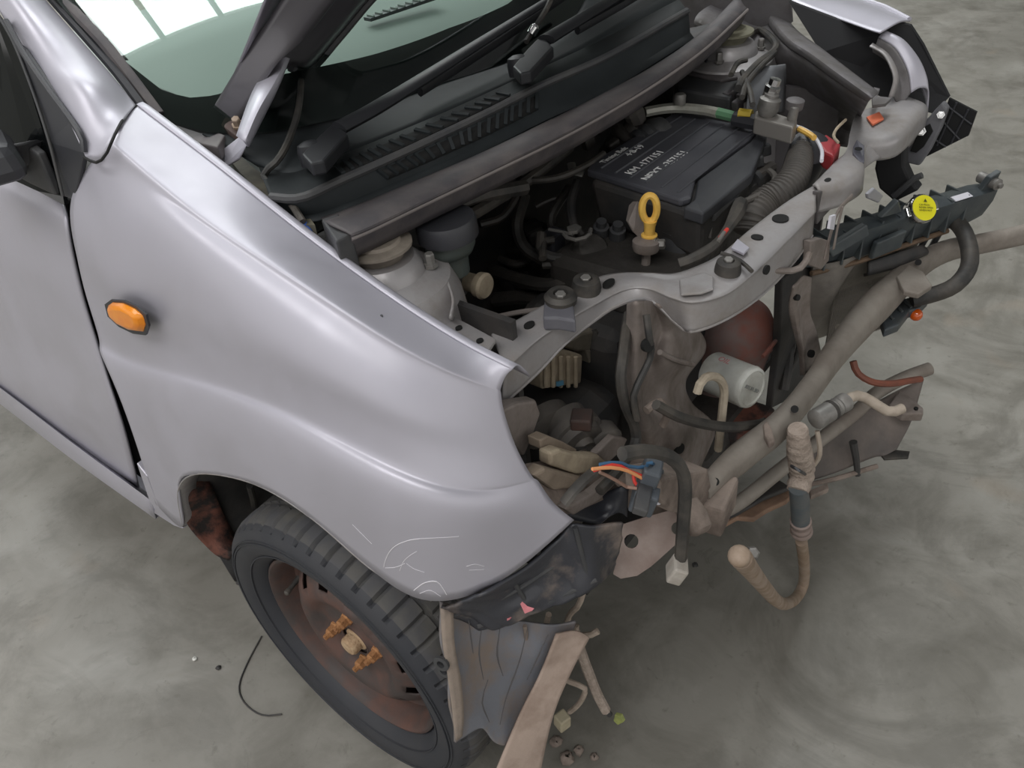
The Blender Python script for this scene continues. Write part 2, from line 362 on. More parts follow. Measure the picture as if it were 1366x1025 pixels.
for _ in range(2):   # fair the long lines of the panel
    FR = [FR[0]]+[[(.25*FR[i-1][j]+.5*FR[i][j]+.25*FR[i+1][j]) if j < 8 else FR[i][j] for j in range(9)] for i in range(1, 9)]+[FR[9]]
# a tighter crease where the wheel-arch flare starts and along the shoulder line
def ins(c):
    a = c[6]+(c[7]-c[6])*.20+np.array([0, (c[7]-c[6])[1]*.22, 0]); b = c[2]+(c[3]-c[2])*.22+np.array([0, (c[3]-c[2])[1]*.10, 0])
    return [c[0], c[1], c[2], b]+c[3:7]+[a]+c[7:]
FX = [ins(c) for c in FR]
fender = patch('fender', FX, 90, 90, paint, car, fair=True, solid=.004, offset=-1, autosmooth=180)
from mathutils.bvhtree import BVHTree
_fv = [Vector(v.co)+fender.location for v in fender.data.vertices]
FB_ = BVHTree.FromPolygons(_fv, [tuple(p.vertices) for p in fender.data.polygons])
def onF(px, py):
    d = nz(ray(px, py)); h = FB_.ray_cast(Vector(CP), Vector(d)); return np.array(h[0])-d*.0006
scr = mat('bare_scratch', 'd6d4d8', .6)
for P, r in (([(512,757),(514,748),(520,736),(530,727),(546,721),(560,719)], .0011), ([(560,719),(580,718),(600,717),(612,716)], .0007), ([(533,762),(538,750),(546,742),(556,736)], .0007), ([(514,758),(528,757),(540,752)], .0008), ([(542,752),(552,759),(566,764)], .0006), ([(552,788),(566,778),(582,776),(590,784),(596,794)], .0012), ([(560,792),(574,788),(588,796)], .0008), ([(622,756),(634,753),(646,756)], .0006), ([(626,761),(646,760)], .0005), ([(470,700),(482,712),(496,726)], .0006)):
    Q = [onF(*q) for q in P]; tube('scratch', Q, r*.45, scr, fender, seg=5, n=14)
lathe('dent_spot', onF(509,422), (.2, -1, .6), [(.0022, 0), (.0012, .0008), (0, .001)], MATS['black_plastic'], fender, seg=8)
# inward flange along the wheel arch and the inner lip of the top edge
arch_o = [FR[1][8], FR[2][8], FR[3][8], FR[4][8], FR[5][8], FR[6][8], FR[7][8]]
arch_i = [p+np.array([0, .035, -.004]) for p in arch_o]
patch('wheel_arch_flange', [arch_o, arch_i], 3, 50, paint_in, car, solid=.002)
top_o = [c[0] for c in FR]; top_i = [p+np.array([.0, .03, -.03]) for p in top_o]
patch('fender_inner_lip', [top_o, [p+np.array([0, .012, -.002]) for p in top_o], top_i], 6, 50, paint, car, solid=.002)
# amber side repeater
ro = [(144,406),(151,401),(166,402),(183,410),(194,420),(198,433),(195,443),(180,441),(162,432),(148,419)]
RY = -.706
rep = prism('repeater_lamp', [Y(*q, RY) for q in ro], (.0015, -.011, .002), amber, car, bevel=.004, scale=.72, smooth=True, label='oval amber side repeater')
prism('repeater_gasket', [Y(*q, RY+.001)*1.0 for q in [(142,405),(150,399),(167,400),(185,408),(197,419),(201,434),(197,446),(180,444),(161,435),(146,421)]], (0, -.003, 0), blk, rep)
# door
DC = [
 [(-60,205),(-60,228),(-60,250),(-60,290),(-60,340),(-60,400),(-60,440),(-60,465),(-60,484)],
 [(0,230),(0,244),(0,262),(0,300),(0,350),(0,410),(0,470),(0,505),(0,524)],
 [(46,250),(46,266),(46,284),(48,320),(54,370),(62,430),(72,500),(80,550),(88,592)],
 [(84,272),(87,286),(89,302),(95,336),(109,396),(126,453),(147,520),(166,580),(184,652)]]
DY = [-.664, -.673, -.680, -.686, -.691, -.696, -.708, -.715, -.706]
DP = [[Y(p[0], p[1], y) for p, y in zip(c, DY)] for c in DC]
door = patch('front_door', DP, 40, 60, paint, car, fair=True, solid=.004, offset=-1, autosmooth=180)
# dark door gap behind the fender edge
rails('door_gap', [[p+np.array([-.16, .022, .0]) for p in DP[3]], [p+np.array([.035, .022, 0]) for p in DP[3]]], 40, holem, car, solid=.002)
# door glass, sail panel, mirror foot, frame rubber
gl = [Y(-70,-40,-.60), Y(-10,15,-.60), Y(22,62,-.61), Y(84,262,-.662), Y(86,274,-.668), Y(50,255,-.668), Y(0,232,-.668), Y(-70,205,-.668)]
prism('door_window', gl, (0, .006, 0), glassd, door)
sail = [Y(19,58,-.615), Y(30,68,-.62), Y(60,110,-.630), Y(96,160,-.640), Y(110,188,-.648), Y(112,205,-.654), Y(100,268,-.666), Y(84,262,-.668), Y(64,190,-.652), Y(40,118,-.632)]
prism('sail_panel', sail, (0, .008, 0), blk, door, bevel=.002)
tube('window_seal', [Y(-10,8,-.602), Y(18,56,-.617), Y(44,122,-.636), Y(66,190,-.655), Y(84,262,-.672)], .0022, blkd, door)
tube('sail_edge', [Y(8,28,-.608), Y(32,72,-.624), Y(62,116,-.634), Y(96,162,-.644), Y(110,186,-.650), Y(112,203,-.656)], .004, blk, door)
mir = box('door_mirror', Y(-22,212,-.715), (.13, .09, .05), blk, door, ax=(1, -.35, .05), bevel=.016, taper=.85)
prism('mirror_arm', [Y(-30,206,-.70), Y(0,199,-.695), Y(30,192,-.668), Y(38,196,-.662), Y(40,218,-.664), Y(22,236,-.68), Y(0,233,-.70), Y(-30,232,-.705)], (0, .02, 0), blkd, mir, bevel=.004)
prism('mirror_foot', [Y(30,190,-.660), Y(50,206,-.662), Y(74,262,-.668), Y(40,246,-.668), Y(22,236,-.668)], (0, .012, 0), blkd, door, bevel=.003)
# sill
sl = [[Y(-60,472,-.695), Y(0,512,-.695), Y(100,588,-.695), Y(204,664,-.698)], [Y(-60,477,-.720), Y(0,518,-.720), Y(100,594,-.720), Y(204,670,-.720)], [Y(-60,486,-.724), Y(0,529,-.724), Y(100,606,-.724), Y(205,681,-.724)], [Y(-60,494,-.715), Y(0,538,-.715), Y(100,615,-.715), Y(208,692,-.715)]]
rails('side_sill', sl+[[p+np.array([0, .12, .01]) for p in sl[3]]], 30, paint, car, solid=.003)
prism('sill_end_cap', [Y(182,618,-.722), Y(196,636,-.724), Y(212,676,-.724), Y(244,706,-.722), Y(232,702,-.722), Y(204,684,-.722)], (0, .012, 0), paint, car, bevel=.002)
# A pillar: outer, ridge and inner edge run up to the roof
PL_ = [((-60,-90),(5,-75)),((-28,-35),(38,-28)),((14,40),(96,40)),((50,92),(140,90)),((76,130),(166,121))]
PY0 = [-.588,-.595,-.606,-.620,-.632]; PY1 = [-.530,-.534,-.540,-.546,-.550]
rowsP = []
for f, g in ((0, 0), (.42, .19), (.80, .62), (1, 1)):
    r = [Y(l[0]+(q[0]-l[0])*f, l[1]+(q[1]-l[1])*f, y0+(y1-y0)*g) for (l, q), y0, y1 in zip(PL_, PY0, PY1)]
    r.append(Y(*{0: (113,207,-.657), .42: (132,212,-.650), .80: (154,176,-.622), 1: (181,140,-.557)}[f]))
    rowsP.append(r)
patch('windscreen_pillar', rowsP, 44, 56, paint, car, fair=True, solid=.004, offset=-1, autosmooth=180)
tube('pillar_gap', [Y(182,141,-.556), Y(167,155,-.588), Y(153,180,-.634), Y(141,207,-.654), Y(128,217,-.660), Y(112,210,-.660)], .0018, holem, car)
tube('pillar_moulding', [Y(46,-45,-.516), Y(84,0,-.519), Y(134,52,-.522), Y(171,98,-.526), Y(212,153,-.530)], .0085, sealm, car, flat=.8)
tube('pillar_gutter', [Y(30,-45,-.522), Y(70,0,-.527), Y(118,54,-.532), Y(156,98,-.538), Y(190,143,-.545)], .0062, blk, car)
# windscreen: a barrel-curved pane; its foot and printed border follow lines found on the surface
def GS(y, s): return np.array([-.18-.12*(y/.53)**2-.77*s, y, .985+.04*(y/.53)**2+.64*s])
def ghit(px, py):
    d = ray(px, py); v = np.array([-.3, .1, 1.2])
    for _ in range(30):
        f = GS(v[0], v[1])-(CP+v[2]*d); e = 1e-5
        J = np.stack([(GS(v[0]+e, v[1])-GS(v[0], v[1]))/e, (GS(v[0], v[1]+e)-GS(v[0], v[1]))/e, -d], 1); v = v-np.linalg.solve(J, f)
    return v[0], v[1]
foot = [(-.56, .01)]+[ghit(*q) for q in ((215,158),(270,176),(353,177),(454,157),(575,114),(740,52))]
sym = foot+[(-a, b) for a, b in foot[:-1][::-1] if -a > foot[-1][0]+.05]
def fs(y): return float(np.interp(y, [a for a, _ in sym], [b for _, b in sym]))
bord = [ghit(*q) for q in ((168,78),(185,95),(198,108),(215,117),(250,128),(285,125),(370,98),(410,90),(500,70),(600,35),(680,2))]
bsym = bord+[(-a, b) for a, b in bord[::-1] if -a > bord[-1][0]+.03]
def bs(y): return float(np.interp(y, [a for a, _ in bsym], [b for _, b in bsym]))
ws = grid('windscreen', [[GS(y, fs(y)+(.72-fs(y))*j/24) for j in range(25)] for y in np.linspace(.53, -.53, 61)], glassm, car, autosmooth=180)
OFF = np.array([-.0025, 0, -.003])
grid('printed_border', [[GS(y, fs(y)+(bs(y)-fs(y))*j/9)+OFF for j in range(10)] for y in np.linspace(-.525, .525, 90)], fritm, ws, autosmooth=180)
for sgn in (-1,):
    grid('printed_border', [[GS(-.53+.022*i/3, bs(-.52)+.5*j/12)+OFF for j in range(13)] for i in range(4)], fritm, ws, autosmooth=180)
# dashboard behind the glass with its demister vent
dash = patch('dashboard', [[(-.27, -.50, .91), (-.24, -.3, .90), (-.22, 0, .89), (-.24, .3, .90), (-.27, .50, .91)], [(-.45, -.52, .95), (-.42, -.3, .955), (-.40, 0, .96), (-.42, .3, .955), (-.45, .52, .95)], [(-1.10, -.52, .98), (-1.10, -.3, .99), (-1.10, 0, .99), (-1.10, .3, .99), (-1.10, .52, .98)], [(-1.2, -.52, .80), (-1.2, -.3, .80), (-1.2, 0, .80), (-1.2, .3, .80), (-1.2, .52, .80)]], 24, 24, dashm, car)
va, vb = Z(490,26,.985), Z(580,-4,.985)
vd = nz(vb-va); vn = nz(np.cross((0, 0, 1), vd))
dv = box('demister_vent', (va+vb)/2, (np.linalg.norm(vb-va), .022, .006), blk, dash, ax=vd)
for i in range(9):
    box('vent_slat', va+(vb-va)*(i+.5)/9+np.array([0, 0, .004]), (.004, .02, .004), dashm, dv, ax=vd)
# interior tub so that nothing shows through
for nm, c, s in (('cabin_floor', (-1.55, 0, .70), (1.5, 1.20, .04)), ('firewall', (-.20, 0, .58), (.03, 1.08, .50))):
    box(nm, c, s, deep, car)
# cowl
r0 = ZS([(300,172),(353,180),(400,171),(454,158),(575,115),(740,52),(850,0),(960,-60)], .985)
r0 = [GS(y, fs(y)+.004)+np.array([0, 0, -.006]) for y in (-.50, -.43, -.36, -.29, -.12, .10, .31, .52)]
r1 = ZS([(345,222),(385,232),(430,218),(500,190),(600,148),(700,102),(800,55),(905,0)], .962)
r2 = ZS([(360,262),(400,262),(450,240),(530,204),(640,152),(720,112),(810,72),(915,12)], .960)
r2b = ZS([(364,268),(404,270),(456,247),(536,212),(646,160),(726,119),(815,79),(918,20)], .952)
r3 = ZS([(385,288),(420,286),(470,268),(560,230),(645,192),(725,152),(810,112),(920,44)], .930)
r4 = ZS([(392,298),(428,294),(476,276),(566,238),(650,200),(730,160),(815,120),(926,52)], .928)
patch('cowl_panel', [r0, r1], 8, 50, cowlm, car, solid=.003)
cw = patch('cowl_grille', [r1, r2, r2b, r3, r4], 5, 50, cowlm, car, ulin=True, solid=.003)
tube('cowl_ridge', [ (a+b)/2+np.array([0, 0, .002]) for a, b in zip(r2, r2b)], .006, blkd, car)
def seg(rw, t): return cr(rw, 200)[int(t*199)]
def louvre_row(rowa, rowb, t0, t1, n, f0, f1):
    A = [seg(rowa, t0+(t1-t0)*i/n) for i in range(n+1)]; B = [seg(rowb, t0+(t1-t0)*i/n) for i in range(n+1)]
    up = np.array([.0, 0, .0028])
    a = [p+(q-p)*f0+up for p, q in zip(A, B)]; b = [p+(q-p)*f1+up for p, q in zip(A, B)]
    bk = grid('louvre_opening', [a, b], holem, cw, solid=.001)
    for i in range(n+1):
        d = nz(B[i]-A[i]); m0 = (a[i]+b[i])/2+up*.7
        box('louvre', m0, (float(np.linalg.norm(b[i]-a[i])), .0052, .004), cowlm, cw, ax=d, up=nz(np.cross(d, np.cross((.3, -.2, 1), d))))
louvre_row(r2b, r3, .375, .70, 17, .18, .80)
louvre_row(r1, r2, .31, .645, 15, .42, .98)
# seal on top of the bulkhead
s0 = ZS([(428,292),(470,277),(560,240),(640,206),(720,168),(800,128),(880,84),(940,40),(985,-6)], .928)
s1 = ZS([(440,300),(478,286),(562,248),(645,213),(726,174),(805,135),(882,90),(943,46),(988,0)], .940)
s2 = ZS([(465,312),(495,300),(566,266),(650,226),(738,184),(810,145),(882,100),(942,56),(992,8)], .938)
s3 = ZS([(468,319),(500,305),(568,272),(652,232),(740,189),(812,150),(884,106),(944,62),(996,14)], .930)
s4 = [p+np.array([-.012, 0, -.03]) for p in s3]
patch('bulkhead_seal', [s0, s1, s2, s3, s4], 14, 60, sealm, car, solid=.003)
tube('seal_lip', [p+np.array([.001, 0, .001]) for p in s3], .0032, mat('pale_dusty_lip', '7d7674', .6), car)
patch('bulkhead_face', [s4, [p+np.array([-.10, 0, -.01]) for p in s4], [np.array([-.15, p[1], .80]) for p in s4], [np.array([-.16, p[1], .35]) for p in s4]], 10, 30, deep, car)
prism('seal_end_block', ZS([(428,292),(452,284),(470,310),(448,322)], .937), (0, 0, -.05), blkd, car, bevel=.003)
# bonnet: rear corner hinged up, the rest rises out of view
th = math.radians(50); HA = np.array([math.cos(th), 0, math.sin(th)]); HN = np.array([-math.sin(th), 0, math.cos(th)]); HP = np.array([-.3, 0, 1.0])
def hb(a, y, d=0): return HP+HA*a+np.array([0, y, 0])+HN*d
def redge(y): return max(0.0, .205*(1-(abs(y)/.455)**1.7))
ys = np.linspace(-.46, .46, 47); rows = []
for j in range(24):
    f = j/23; rows.append([])
    for y in ys:
        k2 = 1-.27*f**.7*1.0; a0 = redge(y); a = a0+(.80-a0)*f
        rows[-1].append(hb(a, y*k2, .0+.05*(1-(y/.46)**2)*(1-(2*f-1)**4)))
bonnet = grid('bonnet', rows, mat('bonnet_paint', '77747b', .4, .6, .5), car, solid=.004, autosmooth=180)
# folded inner frame along the rear corner
ed = [PL(*q, hb(0, -.4), HN) for q in ((330,168),(352,132),(385,88),(412,90),(450,48),(490,0),(520,-30))]
inn = [PL(*q, hb(0, -.4, -.012), HN) for q in ((303,150),(330,108),(362,62),(392,48),(420,20),(452,-20),(490,-60))]
ino = [PL(*q, hb(0, -.4, .0), HN) for q in ((281,150),(306,108),(334,62),(362,20),(375,0),(400,-35),(430,-75))]
patch('bonnet_inner_frame', [ino, [(a+b)/2-HN*.030 for a, b in zip(ino, inn)], inn, [(a+b)/2-HN*.012 for a, b in zip(inn, ed)], ed], 24, 40, mat('bonnet_underside', '5e5c60', .42, .6, .3), bonnet, solid=.003)
tube('bonnet_edge_seal', [p-HN*.004 for p in ed[2:]], .006, blkd, bonnet)
# hinge
hg = prism('bonnet_hinge', [Z(287,207,.975), Z(322,180,1.0), Z(330,192,.995), Z(320,212,.975), Z(296,226,.96)], (-.006, .004, -.004), paint, car, bevel=.002)
patch('hinge_arm', [[Z(316,182,1.012), Z(338,122,1.045), Z(362,84,1.06), Z(376,70,1.07)], [Z(325,188,1.012), Z(345,142,1.04), Z(368,104,1.056), Z(382,72,1.068)], [Z(331,196,1.0), Z(348,162,1.02), Z(370,118,1.045), Z(386,78,1.062)]], 8, 20, paint, hg, solid=.003)
prism('hinge_bracket', [Z(277,150,1.01), Z(300,152,1.01), Z(327,174,.995), Z(322,186,.99), Z(300,170,1.0), Z(276,158,1.005)], (0, 0, -.02), rustd, hg, bevel=.002)
bolt('hinge_bolt', Z(318,168,1.0), (.3, -.3, .9), .006, .014, brass, hg)
tube('glass_edge_trim', [Z(205,120,1.03), Z(240,134,1.02), Z(278,150,1.01)], .006, sealm, car)
prism('cowl_side_panel', ZS([(213,156),(222,150),(250,158),(300,180),(290,196),(262,190),(235,175)], .995), (0, 0, -.02), sealm, car, bevel=.002)
prism('cowl_corner_gutter', ZS([(225,165),(262,190),(300,205),(320,230),(350,260),(392,300),(420,300),(392,262),(340,225),(300,190)], .93), (0, 0, -.03), mat('gutter_dirt', '6b6758', .8, dirt='3c3a33', amt=.8, scale=20), car)
# wipers
wipm = mat('satin_black_wiper', '1d1e21', .5, dirt='26272a', amt=.6, scale=12, spec=.35)
def wiper(kn, arm, blade, z0, z1, z2):
    w_ = lathe('wiper_arm', Z(*kn[0], z0), (-.15, .1, 1), [(.017, -.014), (.018, .004), (.016, .012), (.008, .016), (0, .0165)], wipm, car, seg=20)
    L = lambda pts, z: ZS(pts, z)
    prism('knuckle', ZS(kn[1], z1), (0, 0, -.018), wipm, w_, bevel=.003)
    P = [Z(*a, zz) for a, zz in arm]; 
    tube('arm_rod', P, [.016, .014, .011, .009], wipm, w_, flat=.5, seg=10)
    B = [Z(*a, zz) for a, zz in blade]
    tube('blade', B, .006, wipm, w_, flat=1.4)
    return w_
wiper([(416,205), [(402,205),(414,218),(432,214),(464,178),(446,162),(426,180)]], [((452,171), 1.0), ((500,145), 1.005), ((560,108), 1.01), ((655,48), 1.02), ((745,-8), 1.03)], [((400,290), 1.0), ((402,289), 1.0)] if False else [((560,122), .99), ((660,58), 1.0), ((760,-10), 1.01)], .985, 1.0, 1.0)
wiper([(692,88), [(684,88),(694,98),(708,95),(738,62),(722,46),(704,64)]], [((729,53), 1.0), ((775,25), 1.003), ((830,-8), 1.006), ((900,-50), 1.01)], [((770,40), .985), ((840,0), .99), ((900,-38), 1.0)], .985, 1.0, 1.0)
# bonnet washer hoses
wh = tube('washer_hose', [Z(398,48,1.04), Z(401,70,1.03), Z(402,95,1.02), Z(399,140,1.01), Z(388,180,.99), Z(372,212,.98), Z(352,232,.965), Z(362,248,.955), Z(385,268,.95), Z(404,296,.935)], .0048, rub, car)
lathe('hose_joint', Z(398,52,1.04), nz(Z(402,85,1.02)-Z(398,52,1.04)), [(.005, -.004), (.009, 0), (.009, .012), (.006, .014), (.006, .03), (.009, .031), (.009, .037), (.005, .038)], blkd, wh, seg=14)
lathe('blue_coupling', Z(402,296,.93), nz(Z(412,312,.92)-Z(402,296,.93)), [(.006, -.004), (.006, .02), (.004, .021)], bluep, wh, seg=12)
wh2 = tube('washer_hose', [Z(738,-10,1.05), Z(732,6,1.04), Z(722,24,1.02), Z(710,42,1.0), Z(702,56,.99)], .0045, rub, car)
lathe('hose_joint', Z(714,36,1.01), nz(Z(708,46,1.0)-Z(714,36,1.01)), [(.004, -.004), (.008, 0), (.008, .012), (.004, .013)], chrome, wh2, seg=12)
# ------------------------------------------------------------------ wheel
wheel = thing('wheel', 'front wheel with worn black tyre, rusty steel rim and four orange rusted lug nuts', 'wheel', (0, -.66, 0))
WC = np.array([0, 0, .268]); TR = .264
def ring(name, prof, m, parent, seg, mod=None, close=False, **k):
    V = []; F = []; n = len(prof)
    for s in range(seg):
        q = 2*math.pi*s/seg
        for i, (r, y) in enumerate(prof):
            rr = r-(mod(i, s) if mod else 0); V.append((rr*math.cos(q), y, WC[2]+rr*math.sin(q)))
    for s in range(seg):
        for i in range(n-1):
            F.append((s*n+i, s*n+i+1, ((s+1) % seg)*n+i+1, ((s+1) % seg)*n+i))
    return add(name, V, F, m, parent, **k)
tp = [(.182, -.688), (.186, -.700), (.196, -.712), (.212, -.722), (.230, -.725), (.243, -.722), (.252, -.715), (.258, -.706), (.2625, -.695),
      (.264, -.680), (.264, -.668), (.2585, -.667), (.2585, -.660), (.264, -.659), (.2645, -.640), (.2645, -.628), (.259, -.627), (.259, -.620), (.2645, -.619), (.264, -.604), (.264, -.592), (.2585, -.591), (.2585, -.584), (.264, -.583), (.262, -.566), (.255, -.550), (.235, -.543), (.200, -.548), (.180, -.560)]
def groove(i, s):
    if 7 <= i <= 10: return .0065 if s % 6 == 0 else 0
    if 13 <= i <= 15 or 18 <= i <= 20: return .0055 if (s+2) % 6 == 0 else 0
    if 23 <= i <= 25: return .006 if (s+3) % 6 == 0 else 0
    return 0
tyre = ring('tyre', tp, tyrem, wheel, 54*6, groove, autosmooth=32)
tyre.data.materials.append(treadm); _n = len(tp)-1
for p in tyre.data.polygons:
    if 7 <= p.index % _n <= 24: p.material_index = 1
for rr in (.2385, .2335, .203):
    yy = float(np.interp(rr, [.196, .212, .230, .243], [-.712, -.722, -.725, -.722]))
    ring('sidewall_rib', [(rr+.0014, yy+.001), (rr+.001, yy-.0022), (rr-.001, yy-.0022), (rr-.0014, yy+.001)], tyrem, tyre, 90)
rim = ring('rim', [(.1815, -.686), (.1835, -.694), (.182, -.700), (.178, -.701), (.1735, -.697), (.170, -.688), (.167, -.672), (.164, -.660), (.156, -.655), (.150, -.640), (.149, -.600), (.150, -.56)], rustd, wheel, 96)
# slotted disc: real openings left between ring segments
def disc():
    pr = [(.149, -.640), (.145, -.654), (.140, -.668), (.128, -.680), (.116, -.688), (.104, -.693), (.092, -.690), (.084, -.682), (.076, -.677), (.060, -.676), (.034, -.677), (.028, -.681), (.0275, -.683)]
    seg = 120; V = []; F = []; n = len(pr)
    for s in range(seg):
        q = 2*math.pi*s/seg+.05
        for r, y in pr: V.append((r*math.cos(q), y, WC[2]+r*math.sin(q)))
    for s in range(seg):
        for i in range(n-1):
            if i in (2, 3) and (s % 10) in (2, 3, 4, 5): continue
            F.append((s*n+i, s*n+i+1, ((s+1) % seg)*n+i+1, ((s+1) % seg)*n+i))
    return add('wheel_disc', V, F, rustd, wheel, solid=.003, offset=-1)
disc()
lathe('disc_centre', (0, -.6765, WC[2]), (0, -1, 0), [(.068, 0), (.068, .0012), (.03, .0014), (0, .0014)], mat('blackened_steel', '3a3738', .6, .3, 0, dirt='5f4a40', amt=.7, scale=18, bump=.2), wheel, seg=40)
lathe('brake_drum', (0, -.612, WC[2]), (0, 1, 0), [(.10, -.002), (.142, 0), (.145, .06), (.09, .065)], deep, wheel, seg=40)
hub = lathe('hub_nut', (0, -.676, WC[2]), (0, -1, 0), [(.022, 0), (.022, .004), (.017, .007), (.017, .020), (.014, .024), (0, .025)], mat('pale_rust', 'b39a7c', .8, dirt='7a5534', amt=.8, scale=50, bump=.4), wheel, seg=18)
for q in (7, 97, 187, 277):
    a = math.radians(q); c = np.array([.050*math.cos(a), -.677, WC[2]+.050*math.sin(a)])
    ln = lathe('lug_nut', c, (0, -1, 0), [(.0125, 0), (.0125, .005), (.0098, .007), (.0096, .018), (.008, .020), (.0055, .0205), (.0053, .028), (.004, .029)], rusto, wheel, seg=6, smooth=False)
lathe('valve_stem', (-.135, -.668, WC[2]+.05), (.2, -1, 0), [(.006, 0), (.004, .012), (.004, .026), (.005, .027), (.005, .034), (.003, .036)], rub, wheel, seg=10)
# wheel arch: rear liner with rusted lip, inner well
al = [YP([(237,655,-.715),(240,676,-.715),(250,700,-.715),(268,722,-.71),(288,740,-.70),(306,748,-.69)]), YP([(250,640,-.70),(256,668,-.70),(264,690,-.695),(280,712,-.69),(300,730,-.685),(314,735,-.675)]), YP([(275,636,-.66),(285,655,-.66),(292,672,-.66),(300,690,-.655),(312,712,-.65),(322,722,-.645)])]
patch('arch_lip_rear', al, 8, 20, rustr, car, solid=.003)
well = [[np.array([.335*math.cos(a)-.03, y, .30+.335*math.sin(a)]) for a in np.linspace(math.radians(200), math.radians(72), 26)] for y in (-.69, -.60, -.50, -.42)]
grid('wheel_well', well, deep, car, solid=.004)
grid('wheel_well_side', [[np.array([r*math.cos(a)-.03, -.42, .30+r*math.sin(a)]) for a in np.linspace(math.radians(205), math.radians(60), 24)] for r in (.34, .2, .02)], deep, car, solid=.004)
for q in ((340,672),(352,668)):
    pass
tube('brake_hose', [Y(333,648,-.62), Y(338,668,-.60), Y(340,690,-.58)], .006, rub, car)
# mud-caked splash guard hanging behind the tyre front
G = [[(584,806,.240),(606,812,.245),(632,822,.255),(676,830,.275),(730,835,.315),(770,826,.340)],
     [(588,850,.250),(606,850,.252),(634,856,.260),(676,862,.280),(722,866,.315),(762,850,.335)],
     [(596,900,.262),(618,900,.264),(646,900,.270),(680,905,.285),(715,910,.310),(752,890,.330)],
     [(602,945,.272),(622,945,.274),(650,942,.280),(682,948,.292),(708,945,.308),(738,935,.325)],
     [(607,990,.280),(616,985,.281),(640,975,.286),(662,990,.295),(685,990,.305),(722,980,.320)]]
sg = patch('splash_guard', [[X(*p) for p in r] for r in G], 60, 60, mudpl, car, solid=.004)
me = sg.data
for v in me.vertices:  # creases and dents left by the impact
    q = v.co; q.y += .005*math.sin(q.y*60+q.z*23)*math.sin(q.z*31+1)
gsh = mat('tan_streak_plastic', '94867a', .8, dirt='7a7068', amt=.8, scale=30, bump=.2)
patch('guard_edge', [[X(588,812,.252), X(591,860,.262), X(598,905,.272), X(604,950,.280), X(608,988,.286)], [X(604,816,.258), X(606,860,.268), X(614,905,.278), X(618,950,.285), X(616,982,.288)]], 4, 24, gsh, sg, solid=.003)
for P in ([(640,830,.268),(636,870,.274),(642,905,.280)], [(700,838,.302),(690,880,.302),(672,930,.298),(664,965,.296)], [(664,835,.282),(660,872,.284),(668,900,.288)], [(728,845,.324),(712,880,.320),(700,905,.312)], [(648,905,.280),(640,935,.284),(650,962,.288)], [(622,826,.262),(628,870,.270)]):
    tube('guard_crease', [X(*q)+np.array([.004, 0, 0]) for q in P], [.0004, .0013, .0005], mat('crease_dark', '4e4c4d', .8) if 'crease_dark' not in MATS else MATS['crease_dark'], sg, seg=6)  # thin dark lines along the guard's creases
patch('splash_guard_apron', [[X(655,1045,.300), X(690,960,.310), X(720,900,.325), X(742,846,.338)], [X(690,1045,.318), X(716,960,.328), X(742,895,.338), X(768,842,.350)], [X(716,1050,.330), X(736,960,.340), X(760,900,.350), X(786,850,.360)]], 12, 20, mat('tan_mud_plate', 'a8968a', .85, dirt='7d6a5e', amt=.9, scale=11, bump=.35), car, solid=.003)
for px, py in ((590,884),(594,893)):
    lathe('guard_tab', X(px, py, .262), (.2, -1, .2), [(.011, 0), (.011, .004), (.0055, .0045), (.0055, 0)], blkd, sg, seg=14)
# torn black bumper bracket under the fender edge
B = [[(590,808,-.685),(640,792,-.665),(700,757,-.605),(742,722,-.555),(766,697,-.53),(800,697,-.50),(831,697,-.47)],
     [(606,822,-.675),(650,810,-.650),(700,782,-.600),(745,745,-.555),(775,722,-.53),(803,722,-.50),(829,722,-.47)],
     [(625,832,-.665),(665,822,-.640),(712,800,-.600),(755,770,-.555),(785,748,-.53),(806,742,-.50),(825,740,-.47)],
     [(640,838,-.655),(682,830,-.630),(730,812,-.590),(768,795,-.555),(795,780,-.53),(810,768,-.50),(820,756,-.47)]]
rows = [[Y(*p) for p in r] for r in B]
bb = patch('bumper_bracket', rows, 26, 70, mat('scuffed_black_plastic', '33343a', .4, 0, .1, dirt='8a7c72', amt=.8, scale=13, lo=.5, hi=.7, bump=.2), car, solid=.004)
for v in bb.data.vertices: v.co.y += .005*math.sin(v.co.x*95)*math.sin(v.co.z*60)-.004*abs(math.sin(v.co.x*150+v.co.z*90))
for px, py, w_ in ((668,826,.008), (698,814,.005)):
    prism('torn_edge', [Y(px-4,py-8,-.64), Y(px+3,py-2,-.638), Y(px+12,py+1,-.636), Y(px+2,py+5,-.64)], (0, .004, 0), mat('pink_scrap', 'c77a80', .6), bb)
for a in (((606,818,-.675),(680,790,-.62),(755,742,-.545)), ((640,832,-.655),(720,806,-.592),(798,770,-.525)), ((690,775,-.610),(705,800,-.602),(712,815,-.60)), ((770,700,-.53),(780,740,-.53),(790,776,-.53))):
    tube('bracket_rib', [Y(*p)+np.array([0, -.005, 0]) for p in a], .0035, blkd, bb)
# ------------------------------------------------------------------ radiator support bar
T = [(656,447),(706,419),(740,400),(795,372),(830,365),(867,365),(897,366),(925,358),(961,340),(1002,306),(1050,270),(1090,246)]
Rg = [(672,492),(712,455),(746,432),(784,410),(830,387),(864,385),(897,397),(925,402),(968,390),(1010,357),(1050,318),(1086,282)]
Lo = [(669,541),(719,495),(752,460),(787,432),(824,408),(866,400),(903,432),(925,442),(975,422),(1022,388),(1060,348),(1083,314)]
t3 = ZS(T, .782); g3 = ZS(Rg, .776); l3 = [X(a, b, g[0]+.004) for (a, b), g in zip(Lo, g3)]
m3 = [a+(b-a)*.62+np.array([0, 0, .003]) for a, b in zip(t3, g3)]
bar = patch('radiator_support', [t3, m3, [b+np.array([.002, 0, .001]) for b in g3], [a+(b-a)*.12 for a, b in zip(g3, l3)], l3], 30, 110, paint_in, car, solid=.003, autosmooth=180)
